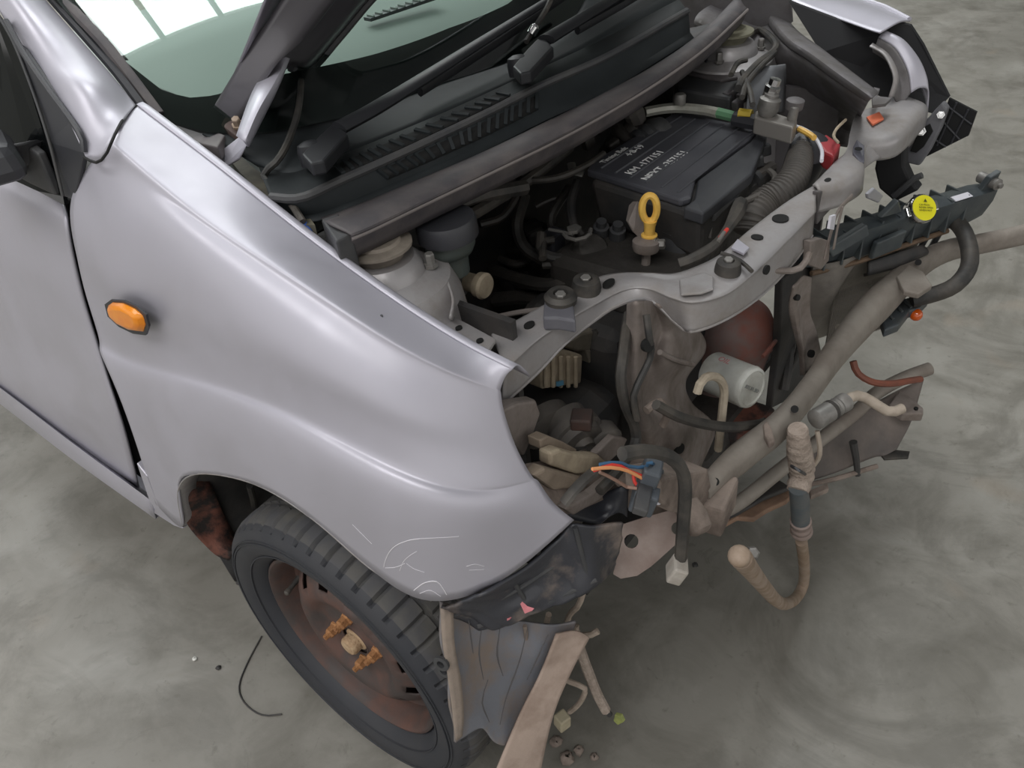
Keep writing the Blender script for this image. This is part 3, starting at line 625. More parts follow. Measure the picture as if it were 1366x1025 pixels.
tube('support_flange', l3, .0028, paint_in, bar)
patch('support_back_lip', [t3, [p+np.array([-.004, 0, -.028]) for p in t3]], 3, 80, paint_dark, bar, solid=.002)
T2 = [(1084,248),(1114,217),(1129,202),(1134,178),(1143,153),(1168,142),(1194,126)]
F2 = [(1091,256),(1124,246),(1149,230),(1152,214),(1158,191),(1198,181),(1236,143)]
t2 = ZS(T2, .787); f2 = ZS(F2, .783); lw2 = [p+np.array([.004, 0, -.035]) for p in f2]
patch('support_end_plate', [t2, [(a+b)/2+np.array([0, 0, .004]) for a, b in zip(t2, f2)], f2, lw2], 20, 50, paint_in, bar, solid=.003)
patch('support_end_curl', [ZS([(1150,216),(1158,193),(1198,183),(1236,145)], .781), [X(*q, .40) for q in ((1148,228),(1176,210),(1212,196),(1236,165))]], 6, 20, paint_in, bar, solid=.003)
ya = lambda pts, y0, y1: [Y(p[0], p[1], y0+(y1-y0)*i/(len(pts)-1)) for i, p in enumerate(pts)]
IA = ya([(1186,130),(1192,107),(1187,88),(1177,72),(1160,62)], .50, .54); IB = ya([(1192,129),(1198,106),(1193,86),(1182,70),(1164,58)], .51, .55)
OB = ya([(1215,124),(1212,100),(1204,80),(1192,63),(1172,50)], .535, .565); OC = ya([(1238,122),(1235,101),(1224,78),(1206,57),(1184,46)], .56, .58)
patch('lamp_arch_lip', [IA, IB], 3, 24, paint_in, bar, solid=.003)
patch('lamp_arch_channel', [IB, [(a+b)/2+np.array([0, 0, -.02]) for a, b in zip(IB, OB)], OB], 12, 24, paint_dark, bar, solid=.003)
patch('lamp_arch', [OB, [(a+b)/2+np.array([0, 0, .008]) for a, b in zip(OB, OC)], OC, [p+np.array([.006, .004, -.04]) for p in OC]], 14, 24, paint, bar, solid=.003)
# holes, bushes and bolts on the bar
def hole(px, py, z, rx, ry, an, par):
    c = Z(px, py, z); lathe('hole', c, (0, 0, 1), [(rx, -.002), (rx, .0015), (rx*.9, .0016), (0, .0016)], holem, par, seg=16, sx=1, sy=ry/rx)
for a in ((706,434,.784,.009,.006),(812,378,.786,.012,.0065),(1010,317,.7838,.0075,.009),(1041,292,.784,.013,.012),(1104,241,.789,.008,.005)): hole(a[0], a[1], a[2], a[3], a[4], 0, bar)
for px, py, an in ((864,458,0),):
    pass
lathe('hole', X(1022,360,g3[9][0]+.012), (1, -.2, .1), [(.007, -.001), (.007, .002), (0, .002)], holem, bar, seg=14)
def bush(px, py, z, r, h):
    b_ = lathe('rubber_bush', Z(px, py, z), (.05, 0, 1), [(r*1.1, -.004), (r*1.05, h*.5), (r*.95, h*.9), (r*.7, h), (r*.45, h), (r*.4, h*.7), (0, h*.7)], rub, bar, seg=20)
    bolt('bush_bolt', Z(px, py, z)+np.array([0, 0, h*.7]), (.1, -.1, 1), r*.38, .010, alu, b_)
bush(782,391,.778,.019,.024); bush(970,366,.778,.017,.022)
bk = prism('grey_bush_bracket', ZS([(726,402),(734,392),(752,390),(764,400),(768,428),(745,424),(724,424)], .80), (0, 0, -.02), mat('grey_rubber', '5b5b62', .55, dirt='6e6d72', amt=.6, scale=20), bar, bevel=.003)
lathe('bush_ring', Z(748,399,.802), (.05, 0, 1), [(.021, -.004), (.022, .004), (.017, .010), (.010, .010), (.009, .004), (0, .004)], rub, bk, seg=20)
bolt('bush_bolt', Z(748,399,.806), (.1, -.1, 1), .007, .01, alu, bk)
prism('pressed_pad', ZS([(906,376),(940,366),(952,372),(952,388),(936,394),(908,396)], .784), (0, 0, .004), paint_in, bar, bevel=.002)
prism('bent_tab', ZS([(975,330),(984,318),(1000,330),(992,338)], .792), (0, 0, -.004), paint, bar, bevel=.001)
tube('cable_tie', ZS([(962,338),(976,342),(990,350),(1003,362)], .79), .003, rub, bar)
st = prism('orange_sticker', ZS([(1156,156),(1173,149),(1179,158),(1164,166)], .796), (0, 0, -.003), reds, bar)
prism('grey_clip', [Z(1138,196,.80), Z(1143,186,.80), Z(1153,194,.80), Z(1153,216,.79), Z(1147,216,.79), Z(1138,204,.795)], (0, 0, -.006), mat('grey_clip_plastic', '5c5c66', .5), bar, bevel=.001)
lathe('hole', Z(1145,199,.802), (0, 0, 1), [(.006, 0), (.006, .0012), (0, .0012)], holem, bar, seg=12)
# right end tie plate under the fender
prism('wing_tie_plate', ZS([(560,408),(585,412),(612,425),(640,440),(662,452),(650,470),(620,470),(590,450)], .80), (0, 0, -.006), paint_in, car, bevel=.002)
for q in ((640,455),(612,438)): hole(q[0], q[1], .801, .005, .004, 0, car)
# headlamp post: pressed sheet with a channel
HX = [.282, .305, .288, .302, .286]
HP_ = [[(838,404),(850,402),(868,402),(885,410),(905,424)],[(836,440),(855,440),(878,440),(900,445),(935,446)],[(834,475),(850,475),(868,475),(895,478),(939,470)],
 [(836,510),(848,510),(858,510),(885,512),(914,507)],[(843,545),(854,545),(862,540),(890,545),(922,538)],[(850,580),(865,575),(882,570),(910,575),(951,566)],
 [(858,610),(872,610),(890,605),(915,612),(949,600)],[(866,640),(880,640),(895,640),(915,640),(938,628)]]
hp = []
for i, r in enumerate(HP_):
    hp.append([X(p[0], p[1], HX[j]+(.02 if i in (5, 6) and j in (2, 3) else 0)+(.012 if i == 2 and j == 3 else 0)-(.006 if i == 3 and j == 3 else 0)) for j, p in enumerate(r)])
post = patch('headlamp_post', hp, 70, 40, grimy, car, solid=.004)
for px, py in ((864,461),(906,598)): lathe('hole', X(px, py, .325), (1, -.3, .3), [(.009, -.004), (.009, .003), (0, .003)], holem, post, seg=14)
tube('post_bead', [X(880,470,.318), X(900,480,.318), X(924,487,.312)], .004, grimy, post)
tube('torn_edge', [X(862,548,.33), X(880,536,.335), X(890,552,.335), X(884,568,.33)], .006, mud, post)
# frame rails, lower members behind the headlamp opening
# strut towers
def tower(c, name, capw, r=.095):
    t = lathe(name, c, (0, 0, 1), [(r*1.25, -.30), (r*1.12, -.10), (r*1.05, -.05), (r*.93, -.022), (r*.72, -.014), (r*.60, -.012), (r*.56, .002), (r*.48, .010), (0, .011)], paint_in, car, seg=36)
    cp = lathe('strut_cap', c+np.array([0, 0, .012]), (0, 0, 1), [(.030, -.004), (.036, .006), (.046, .014), (.046, .018), (.032, .020), (.030, .024), (0, .025)], capw, t, seg=30)
    for a in (40, 160, 280):
        q = math.radians(a); bolt('strut_nut', c+np.array([.064*math.cos(q), .064*math.sin(q), -.012]), (0, 0, 1), .0065, .02, alu, t)
    return t, cp
tan_cap = mat('dusty_tan_cap', '8e857a', .75, dirt='6f675e', amt=.8, scale=25)
tw, cp = tower(Z(508,352,.862), 'strut_tower', tan_cap)
prism('cap_lug', [Z(466,326,.886), Z(482,316,.886), Z(482,340,.886)], (0, 0, -.006), tan_cap, cp); prism('cap_lug', [Z(541,328,.886), Z(524,318,.886), Z(526,340,.886)], (0, 0, -.006), tan_cap, cp)
patch('tower_side', [[Z(596,372,.84), Z(604,400,.83), Z(600,425,.82)], [Y(598,380,-.42), Y(610,410,-.42), Y(612,440,-.42)], [Y(612,440,-.40), Y(624,470,-.40), Y(640,500,-.40)]], 8, 8, paint_in, car, solid=.003)
tw2, cp2 = tower(Z(972,62,.868), 'strut_tower', mat('dusty_olive_cap', '7d7b6a', .75, dirt='63604f', amt=.8, scale=25))
# dark floor of the bay, apron panels
box('bay_apron', (.02, -.44, .58), (.36, .01, .46), deep, car)
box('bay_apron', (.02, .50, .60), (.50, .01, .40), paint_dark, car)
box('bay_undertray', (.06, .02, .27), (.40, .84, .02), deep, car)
prism('far_dark_panel', [Y(*q, .62) for q in ((860,-60),(1050,-60),(1056,30),(1010,70),(900,96),(880,40))], (0, .008, 0), paint_dark, car)  # added dark sheet, keeps the gap behind the far tower in darkness
# far side wing
patch('far_fender', [ZS([(1040,-14),(1054,0),(1110,22),(1160,40),(1174,44)], .90), ZS([(1090,-18),(1110,-2),(1150,14),(1185,26),(1199,30)], .905), ZS([(1140,-12),(1152,0),(1180,12),(1204,22),(1214,28)], .89)], 12, 24, paint, car, solid=.003)
tube('far_fender_edge', ZS([(1130,-22),(1152,-2),(1182,10),(1213,26)], .892), .005, paint, car)
prism('far_arch_shield', [Y(1052,2,.60), Y(1110,24,.60), Y(1172,46,.60), Y(1198,30,.62), Y(1214,34,.63), Y(1231,60,.63), Y(1266,130,.63), Y(1246,152,.60), Y(1200,140,.58), Y(1150,118,.56), Y(1095,70,.56)], (0, .01, 0), mat('matt_black_liner', '17171a', .8), car)
patch('far_wing_bracket', [ZS([(1113,56),(1129,40),(1161,48),(1172,54)], .86), ZS([(1116,62),(1135,58),(1158,66),(1174,70)], .845)], 6, 12, paint, car, solid=.003)
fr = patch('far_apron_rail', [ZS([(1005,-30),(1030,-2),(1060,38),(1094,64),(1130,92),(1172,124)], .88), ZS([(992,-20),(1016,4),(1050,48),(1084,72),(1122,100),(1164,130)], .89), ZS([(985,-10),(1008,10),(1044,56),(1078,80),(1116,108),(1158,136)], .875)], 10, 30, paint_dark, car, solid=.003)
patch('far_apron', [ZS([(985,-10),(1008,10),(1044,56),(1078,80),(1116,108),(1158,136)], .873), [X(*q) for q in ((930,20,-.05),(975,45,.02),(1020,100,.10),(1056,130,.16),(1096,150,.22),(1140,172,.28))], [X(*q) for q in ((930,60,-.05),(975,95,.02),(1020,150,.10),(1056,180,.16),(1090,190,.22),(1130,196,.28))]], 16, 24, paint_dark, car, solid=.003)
for a in ((1076,95),(1103,103),(1126,112)):
    c = X(a[0], a[1]+12, .20); tube('apron_bead', [c+np.array([.01, 0, .03]), c+np.array([.01, 0, -.03])], .005, paint_dark, car)
patch('battery_shield', [ZS([(1001,104),(1017,90),(1048,86)], .86), [X(*q, .17) for q in ((998,125),(1018,118),(1048,112))], [X(*q, .18) for q in ((995,150),(1018,150),(1046,150))]], 8, 12, mat('pale_grey_shield', '84868a', .5, .2), car, solid=.002)
prism('apron_clip', ZS([(1163,126),(1166,116),(1174,118),(1170,128),(1190,130),(1182,138),(1164,140)], .82), (0, 0, -.006), paint_dark, car, bevel=.001)
# far headlamp bracket and honeycomb plate beyond the bar
hb_ = prism('far_lamp_bracket', [Y(*q, .56) for q in ((1257,137),(1264,146),(1255,172),(1240,202),(1226,222),(1208,218),(1200,196),(1214,176),(1236,160),(1246,148))], (.0, .02, 0), mat('grey_bracket', '737378', .5, .2, dirt='5a5a5c', amt=.7, scale=20), car, bevel=.004)
prism('bracket_opening', [Y(*q, .556) for q in ((1230,172),(1240,166),(1244,176),(1232,196),(1222,204),(1214,202),(1222,184))], (0, .004, 0), holem, hb_)
bolt('bracket_bolt', Y(1229,175,.55), (.2, -1, .3), .006, .016, chrome, hb_); bolt('bracket_bolt', Y(1255,153,.555), (.2, -1, .3), .005, .008, chrome, hb_)
hc = [Y(*q, .60) for q in ((1266,131),(1303,150),(1292,181),(1236,209),(1246,186),(1256,160))]
hcp = prism('grille_corner', hc, (0, .006, 0), mat('black_grille', '121214', .55), car)
for a, b in (((1262,140),(1296,166)),((1256,160),(1280,186)),((1247,186),(1262,196)),((1276,137),(1250,194)),((1292,146),(1268,192))):
    tube('grille_rib', [Y(*a, .598), Y(*b, .598)], .0022, blk, hcp)
prism('far_lamp_shroud', [Y(*q, .46) for q in ((1172,194),(1188,184),(1206,180),(1206,222),(1214,240),(1226,254),(1193,270),(1172,252),(1166,226))], (.0, .03, 0), mat('matt_black_shroud', '1d1d1f', .7), car, bevel=.005)
tube('shroud_tab', [Y(1192,262,.45), Y(1206,250,.45), Y(1220,238,.45), Y(1226,232,.45), Y(1230,234,.45)], .006, blkd, car)
lathe('shroud_clip', Y(1188,197,.455), (.2, -1, .3), [(.007, 0), (.006, .006), (0, .007)], alu, car, seg=12)
# centre latch stay
stay = patch('latch_stay', [[X(1058,382,.40), X(1064,376,.40), X(1072,368,.40), X(1082,370,.40)], [X(1052,410,.39), X(1062,410,.398), X(1068,410,.39), X(1080,415,.396)], [X(1058,440,.39), X(1066,440,.40), X(1072,440,.392), X(1088,440,.40)], [X(1066,470,.39), X(1072,470,.40), X(1078,470,.394), X(1094,468,.40)], [X(1068,500,.39), X(1074,500,.40), X(1080,500,.396), X(1096,492,.40)]], 30, 14, grimy, car, solid=.003)
lathe('hole', X(1082,472,.405), (1, -.3, .3), [(.007, -.003), (.007, .003), (0, .003)], holem, stay, seg=12); lathe('hole', X(1063,397,.402), (1, -.3, .3), [(.005, -.003), (.005, .003), (0, .003)], holem, stay, seg=12)
tube('latch_rod', [X(1018,359,.378), X(1030,361,.385), X(1058,361,.40), X(1072,354,.41), X(1080,338,.41)], .005, grimy, stay)
bl = prism('stay_foot', [X(*q, .41) for q in ((1076,498),(1090,490),(1100,496),(1086,510),(1074,508))], (.01, 0, 0), grease, stay); bolt('stay_bolt', X(1085,499,.42), (1, -.5, .5), .008, .012, alu, bl)
lat = prism('latch_plate', [X(*q, .405) for q in ((1082,322),(1096,318),(1108,322),(1106,348),(1096,360),(1080,354))], (-.012, 0, 0), grimy, stay, bevel=.002)
prism('support_drop', [X(*q, .38) for q in ((1092,256),(1122,248),(1150,232),(1148,246),(1128,262),(1108,280),(1090,300))], (-.01, 0, 0), paint_dark, car, bevel=.002)
tube('latch_strap', [X(1100,345,.42), X(1108,312,.42), X(1118,282,.42), X(1136,262,.42)], .005, grimy, lat, flat=.4)
tube('latch_strap', [X(1112,332,.43), X(1118,300,.43), X(1124,276,.43)], .004, grimy, lat, flat=.4)
prism('white_tag', [X(*q, .425) for q in ((1106,288),(1112,286),(1109,306),(1103,305))], (.004, 0, 0), whtl, lat)
prism('grey_tag', [X(*q, .43) for q in ((1153,258),(1162,250),(1174,260),(1168,270),(1154,264))], (.006, 0, 0), mat('grey_tag_plastic', '9a9aa0', .5), lat, bevel=.002)
# tow eye plate and lower frame
PP, PN = Y(842,722,-.40), (.45, -.62, .64)
tp_ = plate('tow_plate', [PL(*q, PP, PN) for q in ((829,700),(860,690),(890,682),(912,668),(948,676),(944,690),(930,700),(906,722),(884,742),(868,756),(850,768),(828,772),(818,766))], [(PL(842,722,PP,PN), .0105), (PL(904,705,PP,PN), .0095)], .004, mat('dusty_rose_steel', '94867f', .55, .3, 0, dirt='7a665e', amt=.8, scale=14, bump=.1), car)
box('frame_rail', X(900,655,.36), (.17, .075, .06), mud, car, ax=(1, .15, 0), bevel=.006)
prism('rail_end', [X(*q, .42) for q in ((880,640),(945,626),(952,660),(935,690),(896,684),(880,668))], (-.05, 0, 0), mud, car, bevel=.004)
lathe('tow_stub', X(925,690,.435), (1, -.5, -.6), [(.018, -.02), (.020, .0), (.016, .02), (.010, .024), (0, .024)], mud, car, seg=14)
patch('lower_apron', [YP([(740,690,-.46),(780,668,-.44),(826,650,-.42),(838,648,-.41)]), YP([(800,700,-.46),(812,690,-.45),(826,684,-.43),(836,690,-.42)])], 6, 10, mat('navy_black_plastic', '2b2d34', .4), car, solid=.003)
# ------------------------------------------------------------------ engine
eng = thing('engine', 'greasy black engine sunk in the bay below the cowl, with hoses and rusty heat shield', 'engine', (.15, 0, .25))
box('engine_block', (.10, .05, .46), (.21, .50, .34), deep, eng, bevel=.03)
box('cylinder_head', (.13, .06, .66), (.22, .38, .08), grease, eng, bevel=.015)
box('gearbox', (.12, -.30, .45), (.22, .20, .22), deep, eng, bevel=.05)
def gt(name, pts, z, r, m=rub, **k): return tube(name, [Z(*p[:2], p[2] if len(p) > 2 else z) for p in pts], r, m, eng, **k)
gt('heater_hose', [(470,300,.86),(530,300,.84),(590,280,.83),(640,262,.82),(700,250,.80)], .8, .013)
gt('heater_hose', [(620,292,.82),(660,268,.80),(705,240,.80),(760,196,.80)], .8, .010)
gt('vacuum_hose', [(690,232,.80),(696,240,.80),(740,238,.80),(780,222,.80),(805,205,.80)], .8, .006)
gt('vacuum_hose', [(776,142,.84),(768,170,.82),(752,200,.80),(740,214,.79)], .8, .0055, mat('dusky_green_hose', '39453e', .6))
gt('coolant_pipe', [(830,120,.86),(845,150,.84),(850,160,.80),(846,180,.77)], .8, [.020, .016], mat('grey_hose', '4d4a47', .7, dirt='5d5853', amt=.7, scale=22))
lathe('throttle_body', Z(840,185,.78), (.5, .3, .8), [(.035, -.05), (.035, 0), (.040, .002), (.040, .014), (.026, .016), (.024, .03), (0, .03)], grease, eng, seg=20)
lathe('intake_boot', Z(870,185,.78), (.3, .9, .2), [(.030, -.04), (.034, -.03), (.030, -.02), (.034, -.01), (.030, 0), (.034, .01), (.028, .03), (0, .03)], blkd, eng, seg=20)
for q in ((800,170),(818,195),(785,190),(812,160)): box('sensor_plug', Z(*q, .79), (.024, .016, .022), grease, eng, ax=(rng.random()-.5, 1, .3), bevel=.003)
lathe('tan_sensor', Z(784,168,.80), (.6, -.3, .7), [(.009, -.02), (.009, .006), (.006, .008), (.006, .016), (0, .016)], mat('tan_plug', '8a7a60', .7), eng, seg=12)
tube('silver_bracket', [Z(762,218,.79), Z(764,226,.785), Z(772,232,.78), Z(778,232,.78)], .0075, mat('aluminium_strip', 'b9b7b2', .4, .6), eng, flat=.4)
gt('spark_lead', [(770,242,.76),(762,270,.74),(765,300,.72),(780,320,.70)], .74, .008, deep)
gt('engine_harness', [(640,300,.62),(660,340,.60),(700,350,.60),(720,300,.62)], .6, .008)
gt('engine_harness', [(722,312,.72),(724,338,.70),(760,346,.69),(800,346,.69),(830,352,.69),(850,362,.69)], .69, .009)
gt('engine_harness', [(724,352,.68),(780,352,.68),(830,362,.68),(856,378,.68)], .68, .009)
gt('bypass_pipe', [(724,345,.70),(724,325,.71),(730,318,.715),(738,320,.71)], .7, .007)
gt('clutch_cable', [(610,402,.70),(640,420,.66),(670,440,.62)], .7, .005, mat('grey_cable', '6c6763', .6)); gt('clutch_cable', [(640,428,.70),(690,417,.72),(735,412,.74)], .7, .004, mat('grey_cable2', '77706c', .6))
gt('wire_loom', [(628,330,.66),(640,345,.60),(646,372,.56),(650,400,.52)], .6, .004, deep); gt('wire_loom', [(690,180,.70),(684,240,.66),(676,290,.62),(660,330,.58)], .6, .012)
# coil pack, thermostat housing with clamps below the air cleaner
th_ = lathe('thermostat_housing', Z(790,332,.70), (.5, -.3, .8), [(.034, -.05), (.034, -.01), (.030, 0), (.024, .006), (.0, .008)], grease, eng, seg=20)
tube('hose_clamp', [Z(752,312,.735), Z(758,318,.735), Z(772,320,.735), Z(786,314,.735), Z(788,306,.735)], .0035, alu, th_)
tube('wire_clip', [Z(732,306,.735), Z(748,309,.735), Z(764,313,.735)], .0028, alu, th_)
prism('clamp_ear', ZS([(756,302),(768,298),(776,302),(770,308),(758,310)], .74), (0, 0, -.006), alu, th_, bevel=.001)
box('coil_pack', Z(738,326,.69), (.03, .04, .05), blk, eng, bevel=.004)
for q in ((802,302),(824,306)): lathe('cover_bolt', Z(*q, .72), (.2, -.2, 1), [(.014, -.04), (.014, 0), (.009, .001), (.009, .012), (0, .012)], blkd, eng, seg=10)
box('alternator', Z(700,340,.56), (.12, .13, .12), deep, eng, bevel=.035)
for P, r in (([(700,260,.74),(690,300,.70),(700,330,.66),(730,350,.64)], .011), ([(760,250,.74),(740,280,.72),(735,300,.70),(748,330,.68)], .008), ([(655,360,.60),(690,372,.62),(730,380,.64),(770,372,.66),(800,366,.67)], .012), ([(640,300,.72),(670,290,.72),(690,262,.74)], .007), ([(660,400,.56),(700,396,.58),(740,402,.60)], .014), ([(715,276,.72),(735,266,.73),(758,262,.73)], .005)):
    gt('engine_hose', P, .7, r, mat('oily_hose', '33312f', .5, dirt='4a4540', amt=.7, scale=25) if 'oily_hose' not in MATS else MATS['oily_hose'])
for q, s_ in (((684,330,.60),.05),((712,310,.64),.04),((760,350,.62),.05),((668,290,.66),.035),((800,345,.64),.045),((640,345,.55),.05)):
    box('engine_casting', Z(*q), (s_, s_*1.3, s_*.8), grease, eng, ax=(rng.random()-.3, 1, .2), bevel=s_*.2)
prism('dark_gap_filler', [X(*q, .33) for q in ((1044,372),(1080,352),(1106,344),(1092,420),(1086,500),(1060,530),(1030,545),(1040,460))], (-.015, 0, 0), deep, eng, bevel=.003)  # added dark sheet, stands in for the darkness beside the latch stay
# lifting eye beside the dipstick
prism('lifting_eye', [Z(842,276,.765), Z(850,268,.775), Z(858,274,.775), Z(860,300,.755), Z(856,320,.74), Z(846,310,.74), Z(838,296,.75)], (-.006, .003, 0), grimy, eng, bevel=.002)
lathe('dipstick_collar', Z(862,326,.735), (0, .1, 1), [(.020, -.010), (.022, -.004), (.022, .006), (.014, .010), (0, .010)], grimy, eng, seg=18)
bolt('collar_bolt', Z(872,326,.735), (.9, .3, .1), .008, .018, alu, eng)
tube('dipstick_tube', [Z(862,326,.735), Z(862,345,.71), Z(860,372,.67)], .0075, grimy, eng)
# heat shield and catalyst
c = X(1003,425,.27)
lathe('heat_shield', c+np.array([-.03, .0, -.05]), (.22, -.05, 1), [(.075, -.22), (.075, -.08), (.078, -.07), (.074, -.06), (.074, .0), (.078, .01), (.070, .035), (.055, .060), (.030, .076), (0, .080)], heat, eng, seg=36)
tube('shield_seam', [c+np.array([.048, -.05, -.04]), c+np.array([.052, .0, -.03]), c+np.array([.040, .055, -.035])], .004, heat, eng)
box('exhaust_flange', X(985,570,.30), (.10, .12, .06), rustr, eng, bevel=.01)
box('sump', X(930,590,.24), (.14, .20, .12), grease, eng, bevel=.02)
for i, q in enumerate(((1058,420),(1062,450),(1060,490))): pass
tube('dark_pipe', [X(1050,380,.30), X(1056,430,.31), X(1052,480,.33), X(1046,520,.34)], .010, deep, eng)
tube('dark_pipe', [X(1040,520,.33), X(1064,470,.34), X(1066,420,.33)], .005, rub, eng)
# oil filter
A0, A1 = X(955,498,.285), X(1003,518,.36)
ofx = nz(A1-A0); ln = float(np.linalg.norm(A1-A0)); R_ = .037
of = lathe('oil_filter', A0-ofx*.010, ofx, [(R_*.92, 0), (R_, .004), (R_, ln+.002), (R_*1.02, ln+.004), (R_*.97, ln+.010), (R_*.84, ln+.012), (R_*.80, ln+.009), (0, ln+.008)], wht, None, seg=40)
tag(of, 'off-white canister oil filter with faint pink print, above the lower pipes', 'oil filter')
a_, b_, _ = frame(ofx)
vd_ = nz(CP-A0); vd_ = nz(vd_-ofx*(vd_@ofx)); up_ = np.cross(vd_, ofx)
if up_[2] < 0: up_ = -up_
dr = nz(vd_*.75+up_*.66)
text('pink_print', 'OIL', A0+ofx*.012+dr*(R_+.0006)-np.cross(dr, ofx)*.004, ofx, np.cross(dr, ofx), .016, redprint, of)
text('end_print', 'OIL FILTER', A0+ofx*(ln+.0005)-up_*.004-np.cross(up_, ofx)*-.022, np.cross(up_, ofx)*-1, up_, .009, greyprint, of)
# hooked pipe in front of the filter
tag(tube('hooked_pipe', [X(930,524,.37), X(936,508,.372), X(948,502,.374), X(960,506,.376), X(966,520,.378), X(964,545,.378), X(961,575,.378), X(958,600,.376)], .0065, mat('cream_pipe', 'b3a795', .6, dirt='8a7e6e', amt=.7, scale=30), None), 'thin cream hooked pipe bent over in front of the white oil filter', 'pipe')
# air cleaner
ZC = .80
ac = thing('air_cleaner', 'black ribbed air cleaner cover with white handwriting on top of the engine', 'air cleaner', Z(890,220,.70))
def onc(px, py): return Z(px, py, ZC)
tl, tt, tr, tb = onc(783,226), onc(903,150), onc(1022,174), onc(908,266)
pn = [onc(783,226), onc(788,216), onc(896,152), onc(908,150), onc(1012,170), onc(1000,184), onc(928,235), onc(922,262), onc(908,266)]
cov = prism('cover', pn, (0, 0, -.014), mat('worn_black_cover', '43444a', .45, dirt='55555a', amt=.8, scale=9), ac, bevel=.004)
prism('side_cover', [onc(1013,171)-np.array([0,0,.004]), onc(1024,176)-np.array([0,0,.006]), onc(1004,226)-np.array([0,0,.006]), onc(960,262)-np.array([0,0,.006]), onc(938,280)-np.array([0,0,.006]), onc(912,272)-np.array([0,0,.006]), onc(926,263)-np.array([0,0,.004]), onc(931,237)-np.array([0,0,.004]), onc(1001,186)-np.array([0,0,.004])], (0, 0, -.02), mat('dusty_grey_plastic', '33353a', .5, dirt='46474a', amt=.7, scale=10), ac, bevel=.003)
lower = [onc(785,230), onc(905,153), onc(1020,176), onc(1000,228), onc(936,280), onc(908,268)]
prism('housing', [p-np.array([0, 0, .014]) for p in lower], (.0, .005, -.085), deep, ac, bevel=.01, scale=.93)
ed_ = nz(tt-tl); pe = nz(tb-tl)
for i in range(6):
    f = .10+.165*i; s_ = tl+(tb-tl)*f; t_ = tt+(tr-tt)*(f*.98)
    tube('rib', [s_+(t_-s_)*.05+np.array([0,0,.0008]), s_+(t_-s_)*.95+np.array([0,0,.0008])], .0022, mat('rib_plastic', '4a4b50', .5) if i == 0 else MATS['rib_plastic'], cov, seg=6)
up = np.array([0, 0, .0012])
def wr(s, px, py, size): text('handwriting', s, onc(px, py)+up, ed_, np.cross((0, 0, 1), ed_), size, marker, cov)
wr('Timing Belt', 806,219, .016); wr('4·8-19', 840,209, .019); wr('KM -177151', 842,234, .021); wr('NEXT -257151', 864,242, .021)
for q in ((938,290),(956,272),(974,256),(992,240)):
    prism('finned_clip', [Z(q[0]-6,q[1]-2,.765), Z(q[0]+2,q[1]-10,.775), Z(q[0]+7,q[1]-4,.765), Z(q[0]+2,q[1]+6,.755)], (0, 0, -.016), blkd, ac, bevel=.001)
tube('snap_clip', [Z(936,286,.775), Z(944,290,.765), Z(948,302,.75), Z(946,318,.735)], .004, MATS['grey_hose'], ac, flat=.5)
sn = tube('inlet_duct', [Z(898,288,.74), Z(905,305,.72), Z(912,322,.70), Z(916,345,.66)], [.034, .040, .044, .040], blkd, ac, seg=24)
tube('duct_ring', [Z(880,300,.735), Z(890,311,.73), Z(910,313,.73), Z(928,305,.735), Z(938,294,.74)], .004, blkd, ac)
lathe('duct_mouth', Z(902,334,.68), (.45, -.5, .7), [(.040, -.03), (.044, .0), (.044, .012), (.036, .013), (.034, -.01), (0, -.012)], blk, ac, seg=26)
# oil dipstick
ds = thing('oil_dipstick', 'yellow ring-handled oil dipstick standing in its tube by the air cleaner', 'dipstick', Z(864,320,.74))
q0 = Z(866,317,.742)
lathe('grip', q0, (.04, .0, 1), [(.013, 0), (.013, .005), (.0085, .007), (.009, .020), (.011, .030)], yeld, ds, seg=16)
gx = nz(CR); tube('ring', [q0+np.array([0, 0, .028])+gx*.0115*math.sin(t)+np.array([0, 0, .022])*(1-math.cos(t)) for t in np.linspace(0, 2*math.pi, 22)], .0058, yeld, ds, n=40)
tube('blade', [q0, q0-np.array([0, 0, .06])], .003, alu, ds)
# brake fluid reservoir
rv = thing('brake_fluid_reservoir', 'black-capped brake fluid reservoir with a pale elbow fitting beside the near strut tower', 'reservoir', Z(604,380,.72))
rc = Z(597,309,.872); rx_ = (-.02, -.03, 1)
lathe('cap', rc, rx_, [(.038, -.008), (.0415, -.006), (.0415, .016), (.039, .021), (.0, .022)], blk, rv, seg=40)
lathe('body', rc+np.array([0, 0, -.008]), rx_, [(.034, 0), (.035, -.012), (.030, -.022), (.022, -.027), (.0205, -.055)], mat('grey_green_body', '434b49', .5, dirt='45463f', amt=.7, scale=20), rv, seg=30)
e0 = Z(606,345,.80); e1_ = Z(614,376,.765); e2_ = Z(648,382,.765)
tube('neck', [e0+np.array([0, 0, .01]), Z(610,362,.78), e1_], .014, MATS['grey_hose'], rv, seg=14)
tube('elbow', [Z(608,372,.765), Z(624,376,.765), Z(642,381,.765)], .014, beigepl, rv, seg=16)
lathe('end_disc', Z(646,382,.765), nz(Z(652,384,.765)-Z(620,374,.765)), [(.012, -.012), (.019, -.010), (.020, .0), (.017, .004), (0, .005)], beigepl, rv, seg=22)
tube('brake_line', [Z(622,388,.755), Z(614,398,.74), Z(606,412,.70)], .003, alu, rv)
# washer filler
wf = lathe('washer_filler', Z(556,404,.822), (0, 0, 1), [(.020, -.06), (.020, -.004), (.024, -.003), (.024, .010), (.020, .013), (.018, .012), (0, .012)], mat('dusty_white_cap', 'aba7a2', .6, dirt='908a82', amt=.7, scale=25), None, seg=30)
tag(wf, 'small dusty white filler cap poking up between the strut tower and fender edge', 'filler cap')
